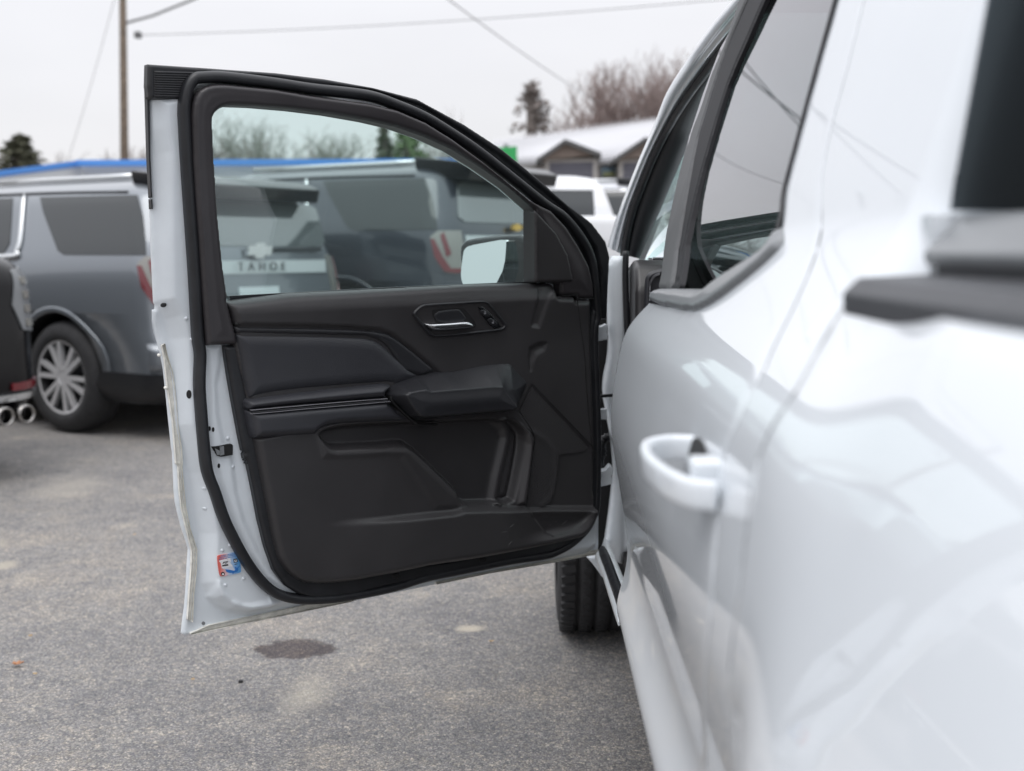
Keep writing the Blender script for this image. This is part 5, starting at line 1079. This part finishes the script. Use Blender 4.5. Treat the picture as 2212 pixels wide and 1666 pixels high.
# ================================================================== trees
M['bark'] = pmat('bark', (.20, .175, .16), .9); M['twig'] = pmat('twigs', (.25, .22, .205), .95); M['twigp'] = pmat('reddish_twigs', (.30, .24, .225), .95); M['twigg'] = pmat('grey_green_twigs', (.22, .235, .195), .95)
M['needle'] = pmat('conifer_green', (.09, .115, .07), .9, var=(1.5, .3)); M['needleb'] = pmat('olive_conifer', (.115, .118, .08), .9, var=(1.5, .3)); M['leafg'] = pmat('spring_green_leaves', (.14, .21, .10), .9, var=(1, .3))
M_ = 0
def bare_tree(seed, H, W, mat, dens=1.0, name='bare_tree'):
    rs = np.random.RandomState(seed); tr = MB(); br = []; tw = []
    def seg(b, p, q, r0, r1, n=5):
        d = q-p; L = np.linalg.norm(d); d = d/L; u = np.cross(d, [.3, .8, .1]); u /= np.linalg.norm(u); w = np.cross(d, u)
        V = [p+(u*math.cos(2*math.pi*k/n)+w*math.sin(2*math.pi*k/n))*r0 for k in range(n)]+[q+(u*math.cos(2*math.pi*k/n)+w*math.sin(2*math.pi*k/n))*r1 for k in range(n)]
        b.add(V, [(k, (k+1) % n, n+(k+1) % n, n+k) for k in range(n)])
    bb = MB(); tt = MB()
    def grow(p, d, L, r, lev):
        n = 3 if lev < 3 else 2; q = p
        for i in range(n):
            d2 = d+rs.normal(0, .13, 3); d2[2] += .06; d2 /= np.linalg.norm(d2); q2 = q+d2*L/n
            ra, rb = r*(1-.35*i/n), r*(1-.35*(i+1)/n)
            seg(tr if lev == 0 else (bb if lev < 3 else tt), q, q2, ra, rb, 6 if lev < 2 else 3)
            q = q2; d = d2
            if lev < 4 and (lev > 0 or i > 0):
                for _ in range(int(round((2 if lev < 3 else 2.6)*dens))):
                    a = rs.normal(0, 1, 3); a[2] = abs(a[2])*.6+.15; a *= [W, W, 1.0]; a /= np.linalg.norm(a); nd = d*.5+a*.8; nd /= np.linalg.norm(nd)
                    grow(q, nd, L*rs.uniform(.5, .72), max(r*.5, .016), lev+1)
    grow(np.array([0, 0, 0.]), np.array([0, 0, 1.]), H*.48, H*.022, 0)
    return tr, bb, tt
def place_tree(protos, label, u, vtop, Y, vb=455, group=None, k=0, kw=1.0, name='bare_tree', cat_='tree', mats=None):
    bs = at_y(u, vb, Y); bs[2] = .4; top = at_y(u, vtop, Y)[2]-.4; e = empty(name, tuple(bs), rs_.uniform(0, 6.28), label, cat_, group)
    meshes, hh_ = protos[k % len(protos)]; s = top/hh_; e.scale = (s*kw, s*kw, s)
    for nm, me in meshes:
        o = bpy.data.objects.new(nm, me); COL.objects.link(o); o.parent = e
        if mats and nm != 'trunk':
            o.material_slots[0].link = 'OBJECT'; o.material_slots[0].material = mats
        if nm == 'twigs' or nm == 'foliage': o['kind'] = 'stuff'
    return e
rs_ = random.Random(5)
ORD = ['first', 'second', 'third', 'fourth', 'fifth', 'sixth', 'seventh', 'eighth', 'ninth', 'tenth', 'eleventh']
def mesh_of(mb, mat, nm):
    me = bpy.data.meshes.new(nm); me.from_pydata([tuple(v) for v in mb.V], [], mb.F); me.materials.append(mat); return me
bare = []
for sd in (1, 2, 3, 4):
    tr, bb, tt = bare_tree(sd, 9, 1.0 if sd % 2 else .8, M['twig'], .9); hgt = max(v[2] for v in tt.V)
    bare.append(([('trunk', mesh_of(tr, M['bark'], 'trunk')), ('branches', mesh_of(bb, M['bark'], 'branches')), ('twigs', mesh_of(tt, M['twig'], 'twigs'))], hgt))
def conifer(seed, H, Wd, mat, gaps=.0):
    rs = np.random.RandomState(seed); tr = MB(); fo = MB(); tr.box((-.15, -.15, 0), (.15, .15, H*.95))
    n = 0
    for i in range(int(H*5)):
        z = H*.12+H*.88*(i/(H*5)); R_ = Wd*(1-(z/H))**.8*rs.uniform(.65, 1.1)+.15
        for k in range(9):
            if rs.rand() < gaps: continue
            a = rs.uniform(0, 6.28); 
            for j in range(9):
                rr = R_*(j+rs.uniform(.2, 1))/9; c = np.array([rr*math.cos(a), rr*math.sin(a), z-.25*rr+rs.normal(0, .12)]); s = rs.uniform(.12, .30)
                u = rs.normal(0, 1, 3); u /= np.linalg.norm(u); w = np.cross(u, rs.normal(0, 1, 3)); w /= np.linalg.norm(w)
                fo.add([c-u*s, c+w*s*.7, c+u*s], [(0, 1, 2)]); n += 1
    return ([('trunk', mesh_of(tr, M['bark'], 'trunk')), ('foliage', mesh_of(fo, mat, 'foliage'))], H)
con = [conifer(11, 9, 2.6, M['needleb']), conifer(12, 10, 1.7, M['needle'], .45), conifer(19, 10, 2.4, M['needle'], .74)]
roundt = [conifer(15, 7, 3.6, M['leafg'], .2)]
G1 = 'bare trees seen through the door window'
for i, (u, vt, Y, kw) in enumerate([(482, 236, 52, 1.0), (530, 224, 50, 1.1), (585, 268, 55, .9), (628, 292, 60, 1.1), (660, 272, 58, .9), (712, 292, 62, 1.1), (745, 285, 60, .9), (790, 300, 66, 1.2), (880, 296, 62, 1.1), (930, 300, 64, 1.1), (985, 300, 66, 1.0)]):
    place_tree(bare, ORD[i]+' from the left of the bare trees seen through the door glass', u, vt, Y, group=G1, k=i, kw=kw, mats=M['twigg'] if i % 2 == 0 else None)
place_tree(con, 'narrow dark green conifer at the left of the green pair in the door window', 832, 262, 50, k=1, kw=1.1, name='conifer')
place_tree(roundt, 'leafy light green tree right of the narrow conifer in the door window', 885, 262, 52, kw=.9, name='leafy_tree')
place_tree(con, 'round dark olive conifer near the left picture edge', 48, 292, 45, k=0, kw=1.9, name='conifer')
place_tree(bare, 'brown bare tree behind the conifer at the left picture edge', 8, 308, 55, k=0, kw=1.1)
place_tree(bare, 'low bare tree between the conifer and the utility pole', 205, 316, 60, k=1, kw=1.6)
place_tree(bare, 'small bare tree just right of the utility pole', 296, 316, 62, k=2, kw=1.3)
place_tree(con, 'thin ragged grey-brown conifer standing alone left of the reddish trees', 1148, 176, 62, k=2, kw=1.5, name='conifer', mats=M['twig'])
place_tree(bare, 'low bare tree beside the lone ragged conifer', 1180, 262, 66, k=3, kw=1.1)
place_tree(bare, 'distant bare tree top peeking over the curved door frame', 992, 232, 66, k=1, kw=.5)
G2 = 'reddish bare trees behind the pale building'
for i, (u, vt, Y, kw) in enumerate([(1250, 150, 58, .8), (1282, 116, 60, .75), (1318, 134, 62, .8), (1350, 150, 60, .8), (1384, 112, 58, .75), (1422, 128, 60, .8), (1460, 106, 62, .8), (1500, 138, 58, .8)]):
    place_tree(bare, ORD[i]+' reddish bare tree of the clump behind the pale roof, counted from the left', u, vt, Y, group=G2, k=i, kw=kw, mats=M['twigp'])
# ================================================================== small things on the asphalt
def leaf(px, size, rot, mat, label, name='fallen_leaf'):
    p = at_z(px[0], px[1], 0); n = 22; V = [(0, 0, .012)]; rs = random.Random(int(px[0]*7+px[1]))
    for i in range(n):
        a = 2*math.pi*i/n; r = size*(1.0 if i % 4 == 0 else .78 if i % 4 in (1, 3) else .45)*rs.uniform(.85, 1.1); V.append((r*math.cos(a), r*math.sin(a)*.75, .006+.35*r*r/size+rs.uniform(0, .006)))
    F = [(0, 1+i, 1+(i+1) % n) for i in range(n)]
    o = mk(name, V, F, mat, None, False); m_ = o.modifiers.new('s', 'SOLIDIFY'); m_.thickness = .0012; o.location = (p[0], p[1], 0.002); o.rotation_euler = (0, 0, rot); tag(o, label, 'leaf'); return o
M['leafb'] = pmat('dry_leaf', (.42, .20, .10), .7, var=(60, .25)); M['straw'] = pmat('straw', (.50, .36, .20), .8)
leaf((38, 1441), .024, .6, M['leafb'], 'curled orange-brown dry leaf on the asphalt at lower left')
for px, s, lab in (((76, 1463), .008, 'tan wood chip on the asphalt just right of the dry leaf'), ((417, 1475), .009, 'pale tan chip on the asphalt below the door corner'), ((1062, 1392), .010, 'tan leaf scrap on the asphalt left of the front tyre'), ((66, 1380), .008, 'small pale chip on the asphalt above the dry leaf'), ((291, 1159), .009, 'tan scrap on the asphalt left of the door edge')):
    leaf(px, s, s*900, M['straw'], lab, 'leaf_scrap')
d0 = at_z(520, 1475, 0); b = MB(); b.box((d0[0]-.007, d0[1]-.006, 0), (d0[0]+.007, d0[1]+.006, .010)); o = b.build('pebble', M['rubber'], None, world=True, bevel=.003); tag(o, 'small dark pebble on the asphalt below the oil stain, to its left', 'pebble')
